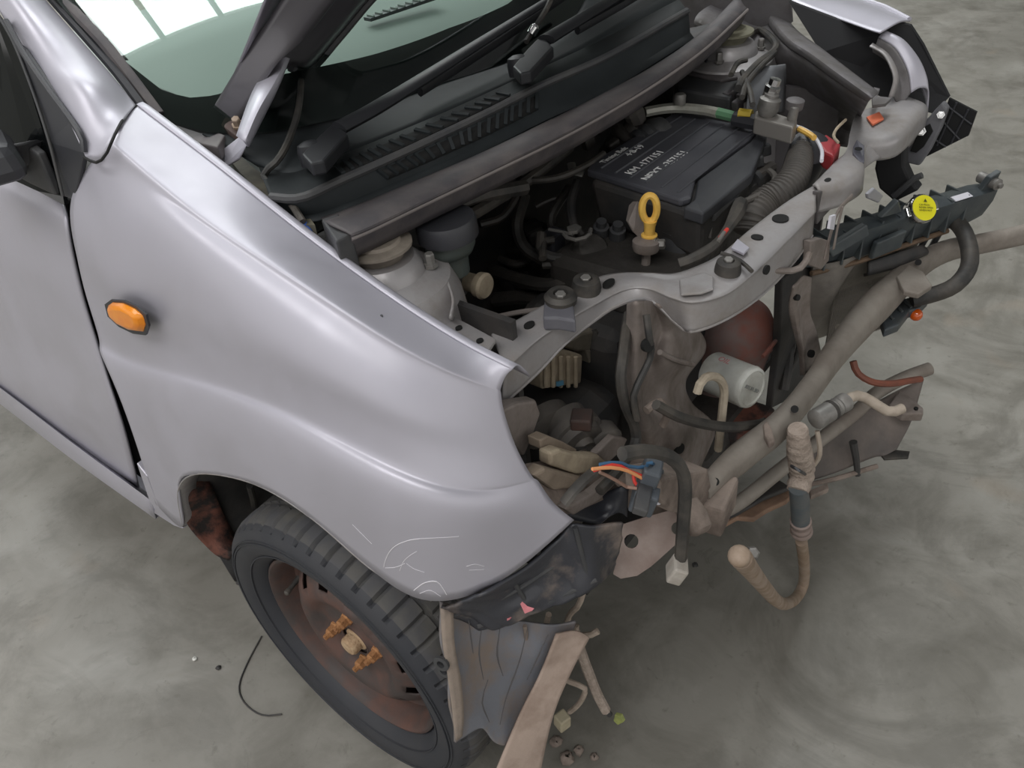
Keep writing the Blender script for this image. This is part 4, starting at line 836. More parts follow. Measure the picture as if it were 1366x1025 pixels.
# abs / relay block and far side fittings
rb = thing('relay_block', 'dusty black relay box with wires at the far back corner of the engine bay', 'relay box', Z(935,115,.78))
prism('box', ZS([(900,92),(920,84),(960,92),(990,108),(975,130),(905,118)], .835), (0, 0, -.08), blkd, rb, bevel=.006)
prism('lid', ZS([(903,90),(925,80),(958,86),(985,102),(962,106),(925,98)], .842), (0, 0, -.008), sealm, rb, bevel=.003)
prism('plug', ZS([(928,70),(940,62),(952,70),(942,80)], .86), (0, 0, -.03), blk, rb, bevel=.003)
for a in (((985,60),(1010,40),(1030,52),(1034,66),(1010,86),(990,108),(985,118)), ((1034,70),(1012,92),(996,112),(990,130)), ((990,96),(1000,120),(1004,140)), ((975,100),(984,84),(996,80))):
    tube('cable', ZS(a, .87), .007 if len(a) > 4 else .005, rub, rb)
for q in ((990,130),(1000,120),(984,140),(972,128),(995,106)): box('connector', Z(*q, .83), (.018, .014, .018), sealm, rb, ax=(rng.random(), 1, .2), bevel=.002)
vt = thing('service_valve', 'small knurled service valve standing on the pipe behind the air cleaner', 'valve', Z(907,145,.82))
lathe('cap', Z(907,128,.845), (0, 0, 1), [(.011, -.014), (.0115, .0), (.009, .004), (0, .005)], alu, vt, seg=14); lathe('stem', Z(908,140,.825), (0, 0, 1), [(.005, -.008), (.005, .012)], alu, vt, seg=10)
pp = tube('refrigerant_pipe', [Z(860,150,.82), Z(880,146,.82), Z(905,144,.82), Z(940,147,.82), Z(958,151,.82)], .0095, mat('pale_pipe', 'a9a89f', .4, .4, dirt='7f7d72', amt=.6, scale=30), None)
tag(pp, 'silver pipe with green and yellow sleeves running behind the air cleaner', 'pipe')
tube('green_sleeve', [Z(956,150,.82), Z(984,157,.82)], .0098, grn, pp); tube('yellow_sleeve', [Z(986,151,.832), Z(1003,153,.832)], .009, mat('yellow_tape', 'b9a032', .5), pp); tube('black_sleeve', [Z(980,158,.82), Z(1010,164,.82)], .014, blk, pp)
vb_ = thing('expansion_valve', 'grey block with two upright bright fittings near the far inner wing', 'valve block', Z(1034,165,.78))
prism('block', ZS([(1008,148),(1016,144),(1064,160),(1058,170),(1006,156)], .84), (0, 0, -.03), mat('dull_block', '8d8984', .5, .4), vb_, bevel=.003)
lathe('fitting', Z(1024,146,.85), (.15, .1, 1), [(.013, -.01), (.018, .0), (.018, .018), (.012, .022), (.012, .026)], alu, vb_, seg=20)
lathe('fitting_cap', Z(1028,124,.874), (.25, .1, 1), [(.013, -.01), (.014, .012), (.010, .014), (.010, .024), (0, .025)], chrome, vb_, seg=8, smooth=False)
lathe('fitting', Z(1058,152,.85), (.1, 0, 1), [(.008, -.01), (.008, .012), (.006, .014)], alu, vb_, seg=14); lathe('fitting_cap', Z(1060,140,.862), (.1, 0, 1), [(.014, -.006), (.015, .008), (.011, .010), (0, .011)], paint_dark, vb_, seg=14)
bt = thing('battery_terminal', 'red plastic battery terminal cover beside the radiator support bar', 'battery cover', Z(1104,192,.76))
prism('cover', ZS([(1090,188),(1102,178),(1122,192),(1112,208),(1100,202)], .80), (0, 0, -.03), redp, bt, bevel=.004)
dd = thing('receiver_drier', 'round black canister with yellow and white wires next to the red battery cover', 'canister', Z(1075,210,.72))
lathe('body', Z(1078,204,.78), (.3, -.4, .8), [(.032, -.08), (.034, -.02), (.034, .016), (.028, .020), (0, .021)], blk, dd, seg=28)
tube('white_wire', ZS([(1060,168),(1072,172),(1086,182),(1096,200),(1096,215)], .815), .003, whtl, dd); tube('yellow_wire', ZS([(1066,172),(1078,178),(1086,184)], .82), .005, yeld, dd)
tube('cream_wire', ZS([(1128,160),(1116,172),(1112,182),(1118,190)], .82), .0025, beigepl, dd)
ld = tube('corrugated_duct', [Z(1000,312,.72), Z(1006,290,.74), Z(1022,272,.75), Z(1042,258,.76), Z(1058,240,.77), Z(1066,215,.78), Z(1070,190,.79)], [.026, .028, .026, .024, .022, .016], MATS['grey_hose'], None, seg=16, ribs=34, ribamp=.05)
tag(ld, 'grey corrugated hose running along behind the radiator support bar', 'hose')
wh_ = thing('fuel_rail', 'cluster of grey pipes and clips along the front of the air cleaner', 'pipes', Z(985,270,.72))
tube('rail', ZS([(948,284),(975,262),(1000,242),(1030,222)], .755), .010, MATS['grey_hose'], wh_)
lathe('clamp', Z(1005,240,.758), nz(Z(1030,222,.755)-Z(975,262,.755)), [(.016, -.006), (.016, .006)], blkd, wh_, seg=16)
tube('loop_pipe', ZS([(986,272),(1010,262),(1028,250),(1034,236),(1026,228)], .77), .0055, MATS['grey_hose'], wh_)
tube('spur', ZS([(950,290),(966,274),(982,258),(984,244)], .77), .007, blkd, wh_)
for q in ((1010,215),(1020,200),(1000,222)): box('injector_plug', Z(*q, .775), (.02, .016, .02), blkd, wh_, ax=(1, 1, .2), bevel=.003)
box('rail_bracket', Z(1000,250,.735), (.05, .12, .05), deep, wh_, ax=(1, 0, 0), bevel=.01)
lw = tube('lead_wire', [Z(906,352,.785), Z(925,345,.79), Z(950,330,.79), Z(966,312,.79), Z(980,290,.785), Z(988,272,.78)], [.008, .008, .006, .008, .012, .012], rub, None)
tag(lw, 'dark cable with bare red end rising behind the support bar bolt', 'cable')
tube('red_core', [Z(960,318,.796), Z(970,306,.796)], .003, MATS['red_wire'], lw); tube('silver_core', [Z(958,322,.796), Z(966,310,.797)], .003, alu, lw)
# ------------------------------------------------------------------ inside the headlamp opening
fb = thing('fuse_block', 'dusty beige ribbed fuse block seen through the near headlamp opening', 'fuse block', X(745,520,.15))
FB = X(745,492,.17)
prism('body', [X(*q, .17) for q in ((722,480),(740,468),(778,474),(776,512),(724,520))], (-.05, .0, 0), beigepl, fb, bevel=.004)
for q in (728,738,748,758,768): tube('rib', [X(q, 476, .174), X(q, 516, .174)], .0035, beigepl, fb)
prism('side_block', [X(*q, .15) for q in ((782,468),(800,462),(812,476),(808,495),(790,490))], (-.03, 0, 0), mat('grey_beige', '8a8274', .7, dirt='655e54', amt=.7, scale=20), fb, bevel=.003)
prism('top_connector', [X(*q, .15) for q in ((748,462),(775,445),(796,440),(808,452),(800,466),(770,470))], (-.04, 0, 0), MATS['grey_beige'], fb, bevel=.004)
prism('blue_tab', [X(*q, .18) for q in ((744,510),(752,508),(752,514),(744,516))], (-.003, 0, 0), mat('blue_dot', '5a92b0', .5), fb)
tube('wire_wrap', [X(790,448,.15), X(810,440,.15), X(836,424,.16)], .010, rub, fb)
hn = thing('pulley_pair', 'pair of black round rubber-mounted pulleys inside the near headlamp opening', 'pulleys', X(770,590,.20))
pul = mat('dusty_pulley_rubber', '56524f', .65, dirt='6d675f', amt=.8, scale=22)
pa = nz(np.array([.85, -.35, -.25]))
lathe('drum', X(762,572,.22), pa, [(.034, -.02), (.034, .0), (.042, .002), (.042, .016), (.036, .018), (.034, .030), (.016, .032), (.014, .042), (0, .042)], pul, hn, seg=32)
lathe('outer_drum', X(800,588,.25), pa, [(.028, -.016), (.033, -.010), (.033, .010), (.027, .016), (.012, .018), (0, .019)], pul, hn, seg=28)
lathe('rear_drum', X(728,566,.18), pa, [(.042, -.01), (.042, .012), (.026, .02), (0, .021)], pul, hn, seg=28)
tube('belt', [X(742,600,.24), X(760,606,.25), X(786,604,.262), X(806,612,.27)], .006, rub, hn, flat=2.0)
box('bracket', X(776,560,.245), (.03, .03, .02), rustd, hn, ax=(1, .5, 0), bevel=.003)
# brackets and torn clips round the lower headlamp mount
lb = thing('lamp_mount', 'dusty broken cream headlamp mounting bracket below the black pulleys', 'bracket', X(760,640,.30))
prism('arm', [X(*q, .30) for q in ((735,605),(748,600),(775,608),(800,608),(812,618),(796,632),(770,634),(735,622))], (-.02, 0, 0), beigepl, lb, bevel=.004)
prism('clip', [X(*q, .28) for q in ((720,588),(732,582),(752,590),(770,600),(768,606),(742,602),(722,600))], (-.02, 0, 0), mat('brown_beige', '8f8172', .75, dirt='6c5f52', amt=.7, scale=22), lb, bevel=.002)
prism('plate', [X(*q, .29) for q in ((795,606),(820,582),(838,586),(830,602),(812,618),(800,612))], (-.012, 0, 0), grimy, lb, bevel=.003)
prism('strut', [X(*q, .31) for q in ((712,635),(728,625),(770,636),(790,640),(780,650),(740,655))], (-.02, 0, 0), MATS['brown_beige'], lb, bevel=.004)
prism('toe', [X(*q, .33) for q in ((754,680),(790,660),(815,640),(822,646),(800,668),(766,688))], (-.015, 0, 0), grimy, lb, bevel=.003)
prism('side_flange', [X(*q, .25) for q in ((668,548),(690,538),(716,534),(722,552),(712,580),(700,610),(684,590))], (-.02, 0, 0), grimy, lb, bevel=.004)
tube('strap', [X(752,672,.34), X(766,654,.345), X(780,640,.345), X(792,630,.345)], .008, rub, lb, flat=.6)
patch('lower_shelf', [[X(700,620,.27), X(740,612,.27), X(780,600,.27)], [X(720,650,.30), X(750,650,.30), X(800,630,.30)], [X(745,690,.32), X(775,680,.32), X(830,655,.32)]], 8, 8, mud, lb, solid=.004)
# wiring loom with a loose grey plug
wc = thing('wiring_connector', 'loose dark grey multi-plug with red, orange and blue wires near the broken mount', 'connector', X(865,645,.40))
W0 = X(862,648,.40)
box('shell', X(868,630,.40), (.022, .046, .040), mat('slate_plastic', '4d5258', .5), wc, ax=(1, .4, -.3), bevel=.003)
box('plug', X(862,654,.40), (.030, .056, .036), MATS['slate_plastic'], wc, ax=(1, .4, -.3), bevel=.003)
box('latch', X(858,662,.41), (.018, .056, .012), blkd, wc, ax=(1, .4, -.3), bevel=.002)
sph('led_drop', X(878,670,.41), .004, whtl, wc)
def wire(n_, P, m, r=.0022): tube(n_, [X(*q) for q in P], r, m, wc)
wire('blue_wire', [(800,620,.37),(824,617,.38),(845,624,.39),(866,622,.40)], bluw); wire('blue_wire', [(862,624,.40),(866,616,.405),(872,620,.405)], bluw)
wire('red_wire', [(792,628,.37),(820,620,.38),(838,628,.39),(858,636,.40)], redw); wire('orange_wire', [(790,626,.37),(815,624,.38),(836,628,.39),(856,638,.40)], oraw)
wire('brown_wire', [(800,630,.37),(820,640,.38),(840,652,.39),(850,652,.40)], brnw); wire('red_wire', [(845,632,.385),(846,642,.39),(850,648,.395)], redw)
wl_ = tube('wiring_loom', [X(838,420,.27), X(832,470,.30), X(828,505,.31), X(834,540,.315), X(846,568,.32), X(848,590,.325), X(836,612,.33), X(820,634,.335), X(800,655,.335)], .0075, rub, None)
tag(wl_, 'long dark taped loom running down the headlamp post into the mount', 'wiring loom')
tube('branch', [X(862,420,.315), X(866,450,.325), X(868,475,.325), X(852,510,.325), X(845,530,.325), X(850,560,.33)], .005, rub, wl_)
l2 = tube('hanging_loom', [X(830,606,.41), X(860,602,.42), X(890,608,.43), X(908,624,.44), X(914,650,.445), X(912,690,.445), X(910,720,.445), X(908,745,.445)], .0085, rub, None)
tag(l2, 'dark loom looping over and hanging straight down past the drilled tow plate', 'wiring loom')
cn = box('loose_plug', X(903,760,.445), (.02, .03, .03), mat('dirty_white_plug', 'a8a29a', .6, dirt='8a8278', amt=.7, scale=40), l2, ax=(1, .6, -.5), bevel=.003)
l3_ = tube('cross_hose', [X(875,540,.36), X(905,556,.375), X(940,566,.385), X(975,570,.40), X(1010,566,.41), X(1022,562,.42)], [.007, .008, .008, .007], rub, None)
tag(l3_, 'dark rubber hose crossing below the oil filter towards the bumper beam', 'hose')
# ------------------------------------------------------------------ bumper beam
bmz = [(936,660,.505),(962,632,.505),(1000,600,.50),(1040,568,.495),(1080,520,.49),(1112,474,.485),(1150,428,.485),(1190,388,.49),(1225,355,.495),(1262,335,.505),(1310,325,.515),(1366,313,.525),(1420,300,.53)]
P_ = [Z(*q) for q in bmz]
bm_ = thing('bumper_beam', 'bent dusty steel bumper beam slanting across the front of the car', 'bumper beam', P_[3]*np.array([1, 1, 0])+np.array([0, 0, .45]))
beamm = mat('dusty_beam_steel', '8f8880', .6, .25, 0, dirt='6e655d', amt=.8, scale=12, bump=.12)
rad_ = [.016, .022, .022, .021, .022, .025, .029, .031, .027, .021, .018, .018, .020]
pf = arc(P_, 70); V = []; F = []
for i, p in enumerate(pf):
    t = nz(pf[min(i+1, 69)]-pf[max(i-1, 0)]); u_ = nz(np.cross(t, (0, 0, 1))); 
    if u_[0] < 0: u_ = -u_
    v_ = np.cross(t, u_); v_ = v_ if v_[2] > 0 else -v_
    r = float(np.interp(i/69, np.linspace(0, 1, 13), rad_))
    for s in range(16):
        q = 2*math.pi*s/16; cx_, cy_ = math.cos(q), math.sin(q)
        k_ = (abs(cx_)**3+abs(cy_)**3)**(-1/3)
        V.append(p+u_*r*.8*cx_*k_+v_*r*1.15*cy_*k_)
for i in range(69):
    for s in range(16): F.append((i*16+s, i*16+(s+1) % 16, (i+1)*16+(s+1) % 16, (i+1)*16+s))
F += [tuple(range(15, -1, -1)), tuple(69*16+s for s in range(16))]
add('beam', V, F, beamm, bm_, autosmooth=60)
for q in ((954,643,.51),(1060,546,.52),(1225,350,.525)):
    c = Z(*q); lathe('hole', c+nz(CP-c)*.012, nz(CP-c), [(.006, -.01), (.006, .002), (0, .002)], holem, bm_, seg=12)
prism('end_plate', [Z(*q, .50) for q in ((948,640),(960,636),(964,650),(952,662),(940,660))], (0, 0, -.05), alu, bm_, bevel=.002)
prism('top_bracket', [Z(*q, .53) for q in ((1196,368),(1212,352),(1232,362),(1244,380),(1226,392),(1206,388))], (0, 0, -.012), beamm, bm_, bevel=.003)
# ------------------------------------------------------------------ radiator
T0, T1 = Z(1078,334,.60), Z(1306,264,.60)
tx = nz(T1-T0); tl_ = float(np.linalg.norm(T1-T0)); tz = np.array([0, 0, 1.0]); tn = nz(np.cross(tx, tz))
if tn[0] < 0: tn = -tn
rd = thing('radiator', 'dusty radiator swung out at the front, with black top tank and yellow-topped cap', 'radiator', (T0+T1)/2*np.array([1, 1, 0])+np.array([0, 0, .38]))
dn = nz(np.array([0, 0, -1])+tn*-.30)
def rp(a, h, n=0): return T0+tx*a*tl_+dn*h+tn*n
core = prism('core', [rp(.06, .03, .012), rp(.70, .03, .012), rp(.70, .30, .012), rp(.06, .30, .012)], tn*-.026, fins, rd)
patch('core_shroud', [[rp(.02, .03, .02), rp(.03, .12, .03), rp(.02, .22, .03), rp(.05, .30, .02)], [rp(.14, .03, .03), rp(.13, .12, .055), rp(.12, .22, .05), rp(.12, .30, .03)], [rp(.30, .04, .02), rp(.25, .12, .025), rp(.20, .22, .02), rp(.15, .30, .018)]], 20, 20, mat('dusty_shroud', '7f7972', .7, dirt='4a4642', amt=.9, scale=9, bump=.15), rd, solid=.003)
for i in range(40): 
    a = .28+.41*i/39; box('fin', rp(a, .16, .0145), (.0012, .005, .25), fins, core, ax=tx)
tank = mat('black_tank', '3a4044', .45, 0, .05, dirt='565b5a', amt=.7, scale=14)
V = []; F = []; pr = [(-.022, .045), (-.026, .0), (-.022, -.028), (0, -.034), (.022, -.028), (.026, 0), (.022, .045)]
for i, a in enumerate(np.linspace(-.02, 1.03, 24)):
    s_ = 1-.25*max(0, (.12-a)/.12)-.15*max(0, (a-.95)/.08)
    for n_, h_ in pr: V.append(rp(a, h_*s_, n_*s_))
n_ = len(pr)
for i in range(23):
    for j in range(n_-1): F.append((i*n_+j, i*n_+j+1, (i+1)*n_+j+1, (i+1)*n_+j))
F += [tuple(range(n_)), tuple(23*n_+j for j in range(n_-1, -1, -1))]
tk = add('top_tank', V, F, tank, rd, autosmooth=50)
for i in range(9): box('tank_rib', rp(.05+.1*i, .002, .0), (.004, .0555, .068), tank, tk, ax=tx, bevel=.001)
prism('tank_end_bracket', [rp(.95, -.06, .0), rp(1.0, -.07, .0), rp(1.02, -.02, .0), rp(.93, -.02, .0)], tn*.012, tank, tk, bevel=.002)
lathe('tank_stud', rp(.985, -.045, .012), tn, [(.011, -.03), (.011, .012), (.005, .014), (.005, .020)], alu, tk, seg=14)
tube('seam_strip', [rp(.0, .042, .029), rp(.25, .05, .030), rp(.5, .046, .030), rp(.8, .044, .028)], .005, mat('rusty_seam', '6e5a48', .7, .2, dirt='4a3c30', amt=.8, scale=40), rd)
patch('fan_motor_guard', [[rp(.34, .06, .03), rp(.50, .055, .035), rp(.66, .06, .03)], [rp(.33, .08, .045), rp(.50, .08, .05), rp(.68, .075, .045)], [rp(.36, .10, .03), rp(.50, .10, .035), rp(.66, .095, .03)]], 10, 20, deep, rd, solid=.006)
cc_ = Z(1234,277,.645); cax = nz(np.array([.62, -.45, .62]))
cap = lathe('radiator_cap', cc_-cax*.012, cax, [(.022, -.020), (.024, -.004), (.027, .0), (.027, .006), (.024, .010), (0, .0105)], chrome, rd, seg=32)
ca, cb, _ = frame(cax)
for sg_ in (-1, 1): box('cap_ear', cc_-cax*.009+ca*.026*sg_, (.014, .018, .006), chrome, cap, ax=ca, up=cax, bevel=.002)
lathe('cap_disc', cc_-cax*.002, cax, [(.0235, 0), (.0235, .001), (.0, .0012)], yel, cap, seg=32)
for k_, (s, off) in enumerate((('▲', .010), ('CAUTION', .003), ('NEVER OPEN', -.002), ('WHEN HOT', -.007))):
    rt_ = nz(CR-cax*(CR@cax)); up2 = np.cross(cax, rt_)
    text('cap_print', s, cc_+cax*.0014+up2*off-rt_*(.004 if k_ == 0 else .013), rt_, up2, .008 if k_ == 0 else .0048, blackprint, cap, depth=.0001)
lathe('cap_neck', cc_-cax*.012, -cax, [(.020, 0), (.019, .03), (.022, .034)], tank, rd, seg=20)
prism('white_label', [rp(.76, -.033, .006), rp(.86, -.033, .006), rp(.86, -.030, .021), rp(.76, -.030, .021)], dn*-.002+tn*.001, whtl, tk)
prism('tank_clip', [rp(.02, -.02, .02), rp(.2, -.055, .02), rp(.22, -.03, .03), rp(.05, .0, .03)], tn*.014, tank, rd, bevel=.003)
prism('tank_clip', [rp(.3, -.05, .01), rp(.36, -.085, .01), rp(.42, -.05, .01)], tn*.014, tank, rd, bevel=.003)
prism('side_mount', [rp(.30, .0, .03), rp(.46, -.01, .03), rp(.46, .03, .036), rp(.30, .04, .036)], tn*.012, tank, rd, bevel=.003)
oh = tube('overflow_hose', [Z(1252,290,.57), Z(1272,294,.57), Z(1287,312,.56), Z(1294,340,.54), Z(1290,362,.52), Z(1272,382,.50), Z(1245,393,.48), Z(1216,400,.47)], .0155, rub, None, seg=12)
tag(oh, 'thick dark rubber hose curving from the radiator tank down behind the beam', 'hose')
tube('drain_pipe', [rp(.74, .05, .01), rp(.74, .11, .01), rp(.73, .15, .02)], .006, blkd, rd); tube('drain_pipe', [rp(.82, .04, .01), rp(.82, .13, .01)], .006, blkd, rd)
# loose front lamp holder with an amber bulb
lh = thing('lamp_holder', 'loose dark lamp holder with an amber bulb dangling behind the beam', 'lamp', Z(1205,410,.42))
H0 = Z(1210,402,.44)
prism('holder', [Z(*q, .45) for q in ((1180,415),(1200,400),(1226,392),(1240,398),(1228,410),(1214,414),(1200,432),(1180,440),(1176,428))], (0, 0, -.02), mat('slate_black', '3a4046', .5, dirt='50524f', amt=.7, scale=20), lh, bevel=.004)
for q in ((1186,418),(1198,408),(1210,402),(1222,398)): tube('holder_rib', [Z(q[0]-6,q[1]-4,.455), Z(q[0]+6,q[1]+8,.452)], .003, MATS['slate_black'], lh)
sph('bulb', Z(1222,420,.435), .0125, bulbm, lh); lathe('bulb_base', Z(1220,412,.442), nz(Z(1222,420,.435)-Z(1218,404,.45)), [(.008, -.008), (.008, .008)], brass, lh, seg=14)
# latch clip near beam, white fitting behind it
vf = thing('drain_cock', 'small dusty white plastic drain fitting behind the bumper beam', 'fitting', Z(1134,440,.44))
tube('body', [Z(1118,440,.46), Z(1136,436,.46), Z(1146,446,.45)], .010, mat('dusty_white_fit', 'b5aea2', .6, dirt='8f877b', amt=.7, scale=30), vf); lathe('nut', Z(1140,442,.455), (.6, -.5, .5), [(.013, -.006), (.013, .008), (.007, .010)], MATS['dusty_white_fit'], vf, seg=6, smooth=False)
tube('spout', [Z(1136,424,.48), Z(1152,414,.48), Z(1166,408,.48)], .007, rustd, vf)
# ------------------------------------------------------------------ lower crossmember with its flap
lc = thing('lower_crossmember', 'mud-brown tubular lower crossmember with a torn plastic flap hanging off it', 'crossmember', Z(1100,640,0)+np.array([0, 0, .12]))
CB = [Z(950,690,.27), Z(990,668,.27), Z(1040,628,.275), Z(1090,590,.28), (Z(1140,552,.285)), Z(1170,524,.29), Z(1205,505,.295), Z(1240,492,.30)]
tube('tube', CB, .0135, beamm, lc, seg=14)
patch('flap', [[Z(1050,622,.265), Z(1100,584,.27), Z(1150,548,.275), Z(1200,520,.28), Z(1232,506,.285)], [Z(1052,636,.22), Z(1110,612,.22), Z(1160,585,.225), Z(1190,572,.23), Z(1216,560,.235)], [Z(1056,648,.19), Z(1110,632,.19), Z(1160,612,.19), Z(1180,608,.20), Z(1196,600,.205)]], 14, 24, mat('dusty_black_flap', '56504d', .7, dirt='746a64', amt=.8, scale=10, bump=.2), lc, solid=.004)
prism('mount_lug', [Z(*q, .29) for q in ((1186,540),(1200,520),(1212,528),(1232,544),(1232,552),(1204,552))], (0, 0, -.02), grimy, lc, bevel=.003); lathe('hole', Z(1222,545,.293), (0, 0, 1), [(.004, -.002), (.004, .0015), (0, .0015)], holem, lc, seg=10)
prism('lower_tab', [Z(*q, .20) for q in ((1172,602),(1194,600),(1214,602),(1212,610),(1180,612))], (0, 0, -.006), rub, lc, bevel=.001)
tube('dark_stud', [Z(1138,590,.26), Z(1142,612,.22), Z(1144,634,.18)], [.008, .006], deep, lc)
tube('lower_lip', [Z(1050,652,.185), Z(1110,640,.185), Z(1170,622,.19)], .005, mud, lc)
prism('crumpled_edge', [Z(*q, .22) for q in ((955,690),(985,672),(1020,662),(1050,652),(1066,652),(1050,668),(1024,680),(1006,692),(984,690),(966,700),(955,702))], (0, 0, -.012), mat('tan_torn_plastic', '8a6f5c', .75, dirt='6a5446', amt=.8, scale=20, bump=.3), lc, bevel=.003)
prism('torn_tongue', [Z(*q, .24) for q in ((960,680),(1000,650),(1040,640),(1055,650),(1020,664),(985,684),(962,694))], (0, 0, -.01), deep, lc, bevel=.003)
for i in range(3): tube('grey_strip', [Z(946+5*i,700-3*i,.25), Z(962+5*i,682-3*i,.255), Z(984+5*i,668-3*i,.26)], .004, MATS['grey_hose'], lc)
prism('broken_strip', [Z(*q, .20) for q in ((1080,654),(1104,644),(1106,652),(1082,662))], (0, 0, -.012), mud, lc, bevel=.002)
# air-conditioning pipes
ap = thing('air_conditioning_pipe', 'mud-wrapped air conditioning pipe hanging off the beam and bent back in a hook', 'pipe', X(1050,808,.50)*np.array([1, 1, 0]))
def ap_(*q): return X(*q)
tube('tape_wrap', [ap_(1064,572,.475), ap_(1066,600,.48), ap_(1070,630,.485), ap_(1064,655,.49)], [.015, .019, .020, .018], tapem, ap, seg=14, ribs=9, ribamp=.04)
tube('tape_band', [ap_(1056,622,.487), ap_(1066,628,.505), ap_(1076,634,.49)], .0025, blk, ap)
tube('rubber_sleeve', [ap_(1065,650,.49), ap_(1067,672,.492), ap_(1068,696,.494)], .0155, mat('slate_rubber', '4f565a', .5, dirt='6a6763', amt=.7, scale=25), ap, seg=16)
d_ = nz(ap_(1070,724,.497)-ap_(1068,694,.494)); lathe('crimp_collar', ap_(1068,694,.494), d_, [(.016, 0), (.018, .002), (.018, .010), (.0165, .012), (.0165, .018), (.018, .020), (.018, .030), (.0165, .032), (.019, .036), (.019, .041), (.012, .043)], mat('pinkish_mud_metal', '8f807a', .65, .2, dirt='77675f', amt=.7, scale=30, bump=.15), ap, seg=22)
tube('pipe', [ap_(1069,722,.497), ap_(1072,745,.498), ap_(1073,768,.499), ap_(1070,785,.50), ap_(1060,800,.502), ap_(1046,806,.504), ap_(1034,800,.506), ap_(1018,782,.508), ap_(1002,762,.51), ap_(988,744,.512)], [.0105, .0105, .010, .0105, .011, .011, .0115, .012, .013, .015], brass, ap, seg=14)
sph('pipe_end', ap_(986,742,.512), .0148, brass, ap, ax=nz(ap_(988,744,.512)-ap_(1002,762,.51)), st=.6)
lathe('end_nut', ap_(1003,737,.50), (.5, -.6, .6), [(.006, -.012), (.009, -.002), (.009, .008), (.006, .010), (0, .010)], alu, ap, seg=6, smooth=False)
ap2 = thing('pipe_coupling', 'ribbed aluminium pipe coupling clamped on the front of the bumper beam', 'coupling', Z(1108,548,.50))
cA, cB = Z(1088,560,.53), Z(1128,536,.53); cdx = nz(cB-cA); cl = float(np.linalg.norm(cB-cA))
lathe('muffler', cA, cdx, [(.010, -.004), (.016, .0), (.016, cl*.45), (.012, cl*.47), (.015, cl*.5), (.012, cl*.56), (.015, cl*.6), (.012, cl*.66), (.015, cl*.7), (.012, cl*.78), (.015, cl*.84), (.015, cl), (.008, cl+.004)], alu, ap2, seg=20)
lathe('collar', cA+cdx*cl*.45, cdx, [(.0165, 0), (.0165, .006)], grease, ap2, seg=18)
tube('pipe', [cB, Z(1140,528,.53), Z(1155,531,.52), Z(1172,542,.51), Z(1188,550,.50), Z(1204,545,.50)], .0082, mat('dusty_tan_pipe', 'a5998c', .6, dirt='857a6d', amt=.7, scale=30), ap2, seg=12)
tube('thin_pipe', [Z(1090,575,.50), Z(1094,600,.47), Z(1090,615,.44), Z(1078,628,.42)], .004, MATS['dusty_tan_pipe'], ap2)
rh = tube('brown_hose', [Z(1138,482,.42), Z(1144,498,.40), Z(1164,510,.38), Z(1190,512,.36), Z(1214,508,.35), Z(1228,506,.34)], .0065, hose_red, None)
tag(rh, 'thin reddish-brown hose curving out between the beam and lower crossmember', 'hose')
tg = prism('torn_cable_end', [Z(*q, .53) for q in ((1018,565),(1024,560),(1030,572),(1034,588),(1026,592),(1020,580))], (0, 0, -.012), mud, None, bevel=.003); tag(tg, 'frayed muddy cable end resting on the beam under the cross hose', 'cable end')
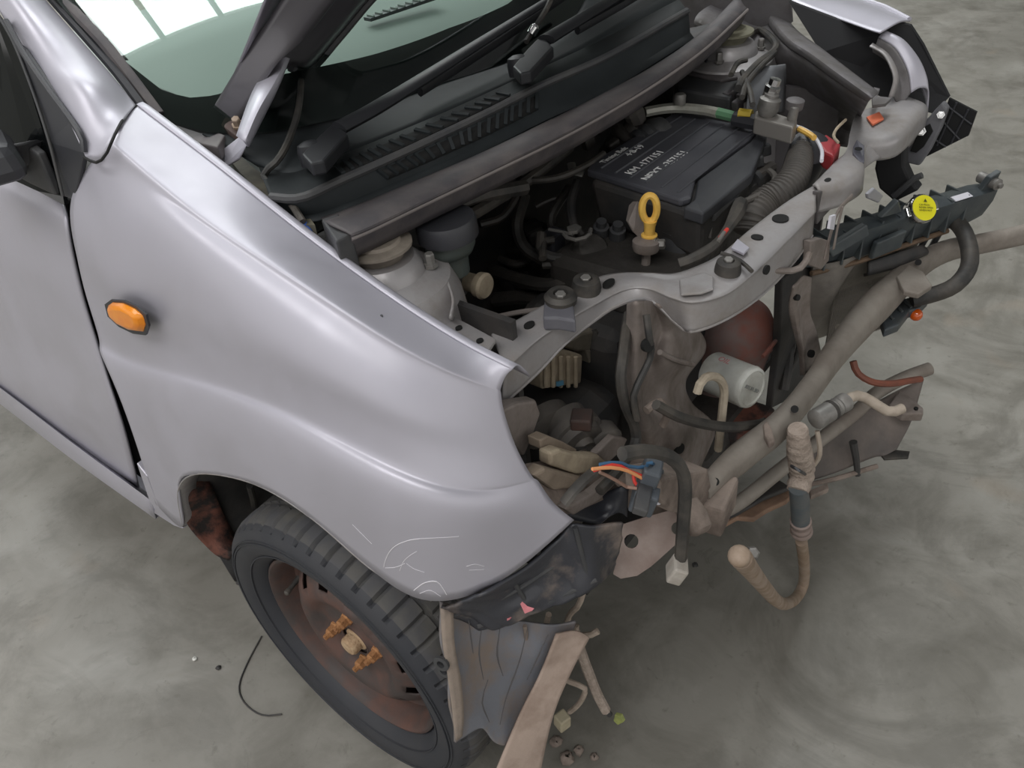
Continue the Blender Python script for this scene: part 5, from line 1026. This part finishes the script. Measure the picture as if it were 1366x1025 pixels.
# ------------------------------------------------------------------ dangling harness by the splash guard
dh = thing('dangling_harness', 'muddy knotted wiring harness dangling beside the splash guard with a cream plug', 'wiring harness', Y(765,850,-.50)*np.array([1, 1, 0])+np.array([0, 0, .10]))
mw = mat('muddy_wire', 'a39588', .85, dirt='7d7064', amt=.8, scale=40, bump=.3)
def dw(n_, P, r, m=mw): return tube(n_, [Y(*q) for q in P], r, m, dh)
dw('wire', [(778,790,-.50),(772,808,-.51),(760,820,-.515),(757,835,-.515),(764,845,-.515),(770,838,-.515),(764,832,-.515),(758,838,-.515)], .0045)
dw('wire', [(766,848,-.51),(785,848,-.50),(798,842,-.49)], .005)
dw('taped_bundle', [(766,842,-.512),(774,868,-.505),(784,895,-.50),(796,925,-.495),(808,948,-.49)], .0085, tapem)
dw('wire', [(732,820,-.55),(728,835,-.55),(720,855,-.55),(718,872,-.55),(726,888,-.55)], .0045)
dw('wire', [(750,905,-.53),(765,912,-.525),(780,918,-.52),(778,930,-.52),(770,942,-.52),(760,950,-.52)], .0045)
dw('dark_tip', [(806,946,-.49),(814,954,-.487)], .005, deep)
box('cream_plug', Y(750,962,-.525), (.022, .022, .034), mat('cream_plug_plastic', 'b5ab92', .6, dirt='8d8470', amt=.6, scale=40), dh, ax=(1, -.3, -.1), bevel=.003)
prism('yellow_green_clip', [Y(*q, -.485) for q in ((820,954),(828,956),(832,964),(824,968),(818,962))], (0, .006, 0), mat('lime_clip', '9aa05c', .6, dirt='5f6a44', amt=.6, scale=90), dh, bevel=.001)
dw('wire', [(700,835,-.60),(702,850,-.60),(700,870,-.60)], .003, MATS['dried_mud'])
# ------------------------------------------------------------------ bits on the floor
def pebble(px, py, r, m, lab, st=.5):
    c = Z(px, py, 0)+np.array([0, 0, r*st]); o = sph('debris', c, r, m, None, st=st, seg=8)
    for v in o.data.vertices: v.co += Vector((rng.normal(0, r*.15), rng.normal(0, r*.15), 0))
    return tag(o, lab, 'debris')
pebble(320,778,.007, deep, 'small dark rubber crumb on the floor left of the tyre')
pebble(260,880,.005, wht, 'tiny white chip on the concrete left of the wheel')
pebble(292,892,.005, deep, 'tiny black crumb on the concrete beside the curled wire')
pebble(927,755,.006, deep, 'small dark crumb on the floor below the hanging loom')
fw = tube('curled_wire', [Z(349,849,.002), Z(330,885,.002), Z(319,915,.002), Z(324,935,.002), Z(340,950,.002), Z(356,955,.002), Z(376,953,.002)], .0016, deep, None); tag(fw, 'thin black wire lying curled on the floor left of the wheel', 'wire')

for px, py, r, lab in ((742,992,.011,'brown dirt clod on the floor just right of the splash guard foot'),(772,1003,.009,'small brown dirt clod on the floor at the lower frame edge'),(793,1012,.007,'rightmost brown dirt crumb on the floor at the lower frame edge'),(757,1014,.012,'lowest brown dirt clod on the floor by the front wheel')):
    pebble(px, py, r, mud, lab)
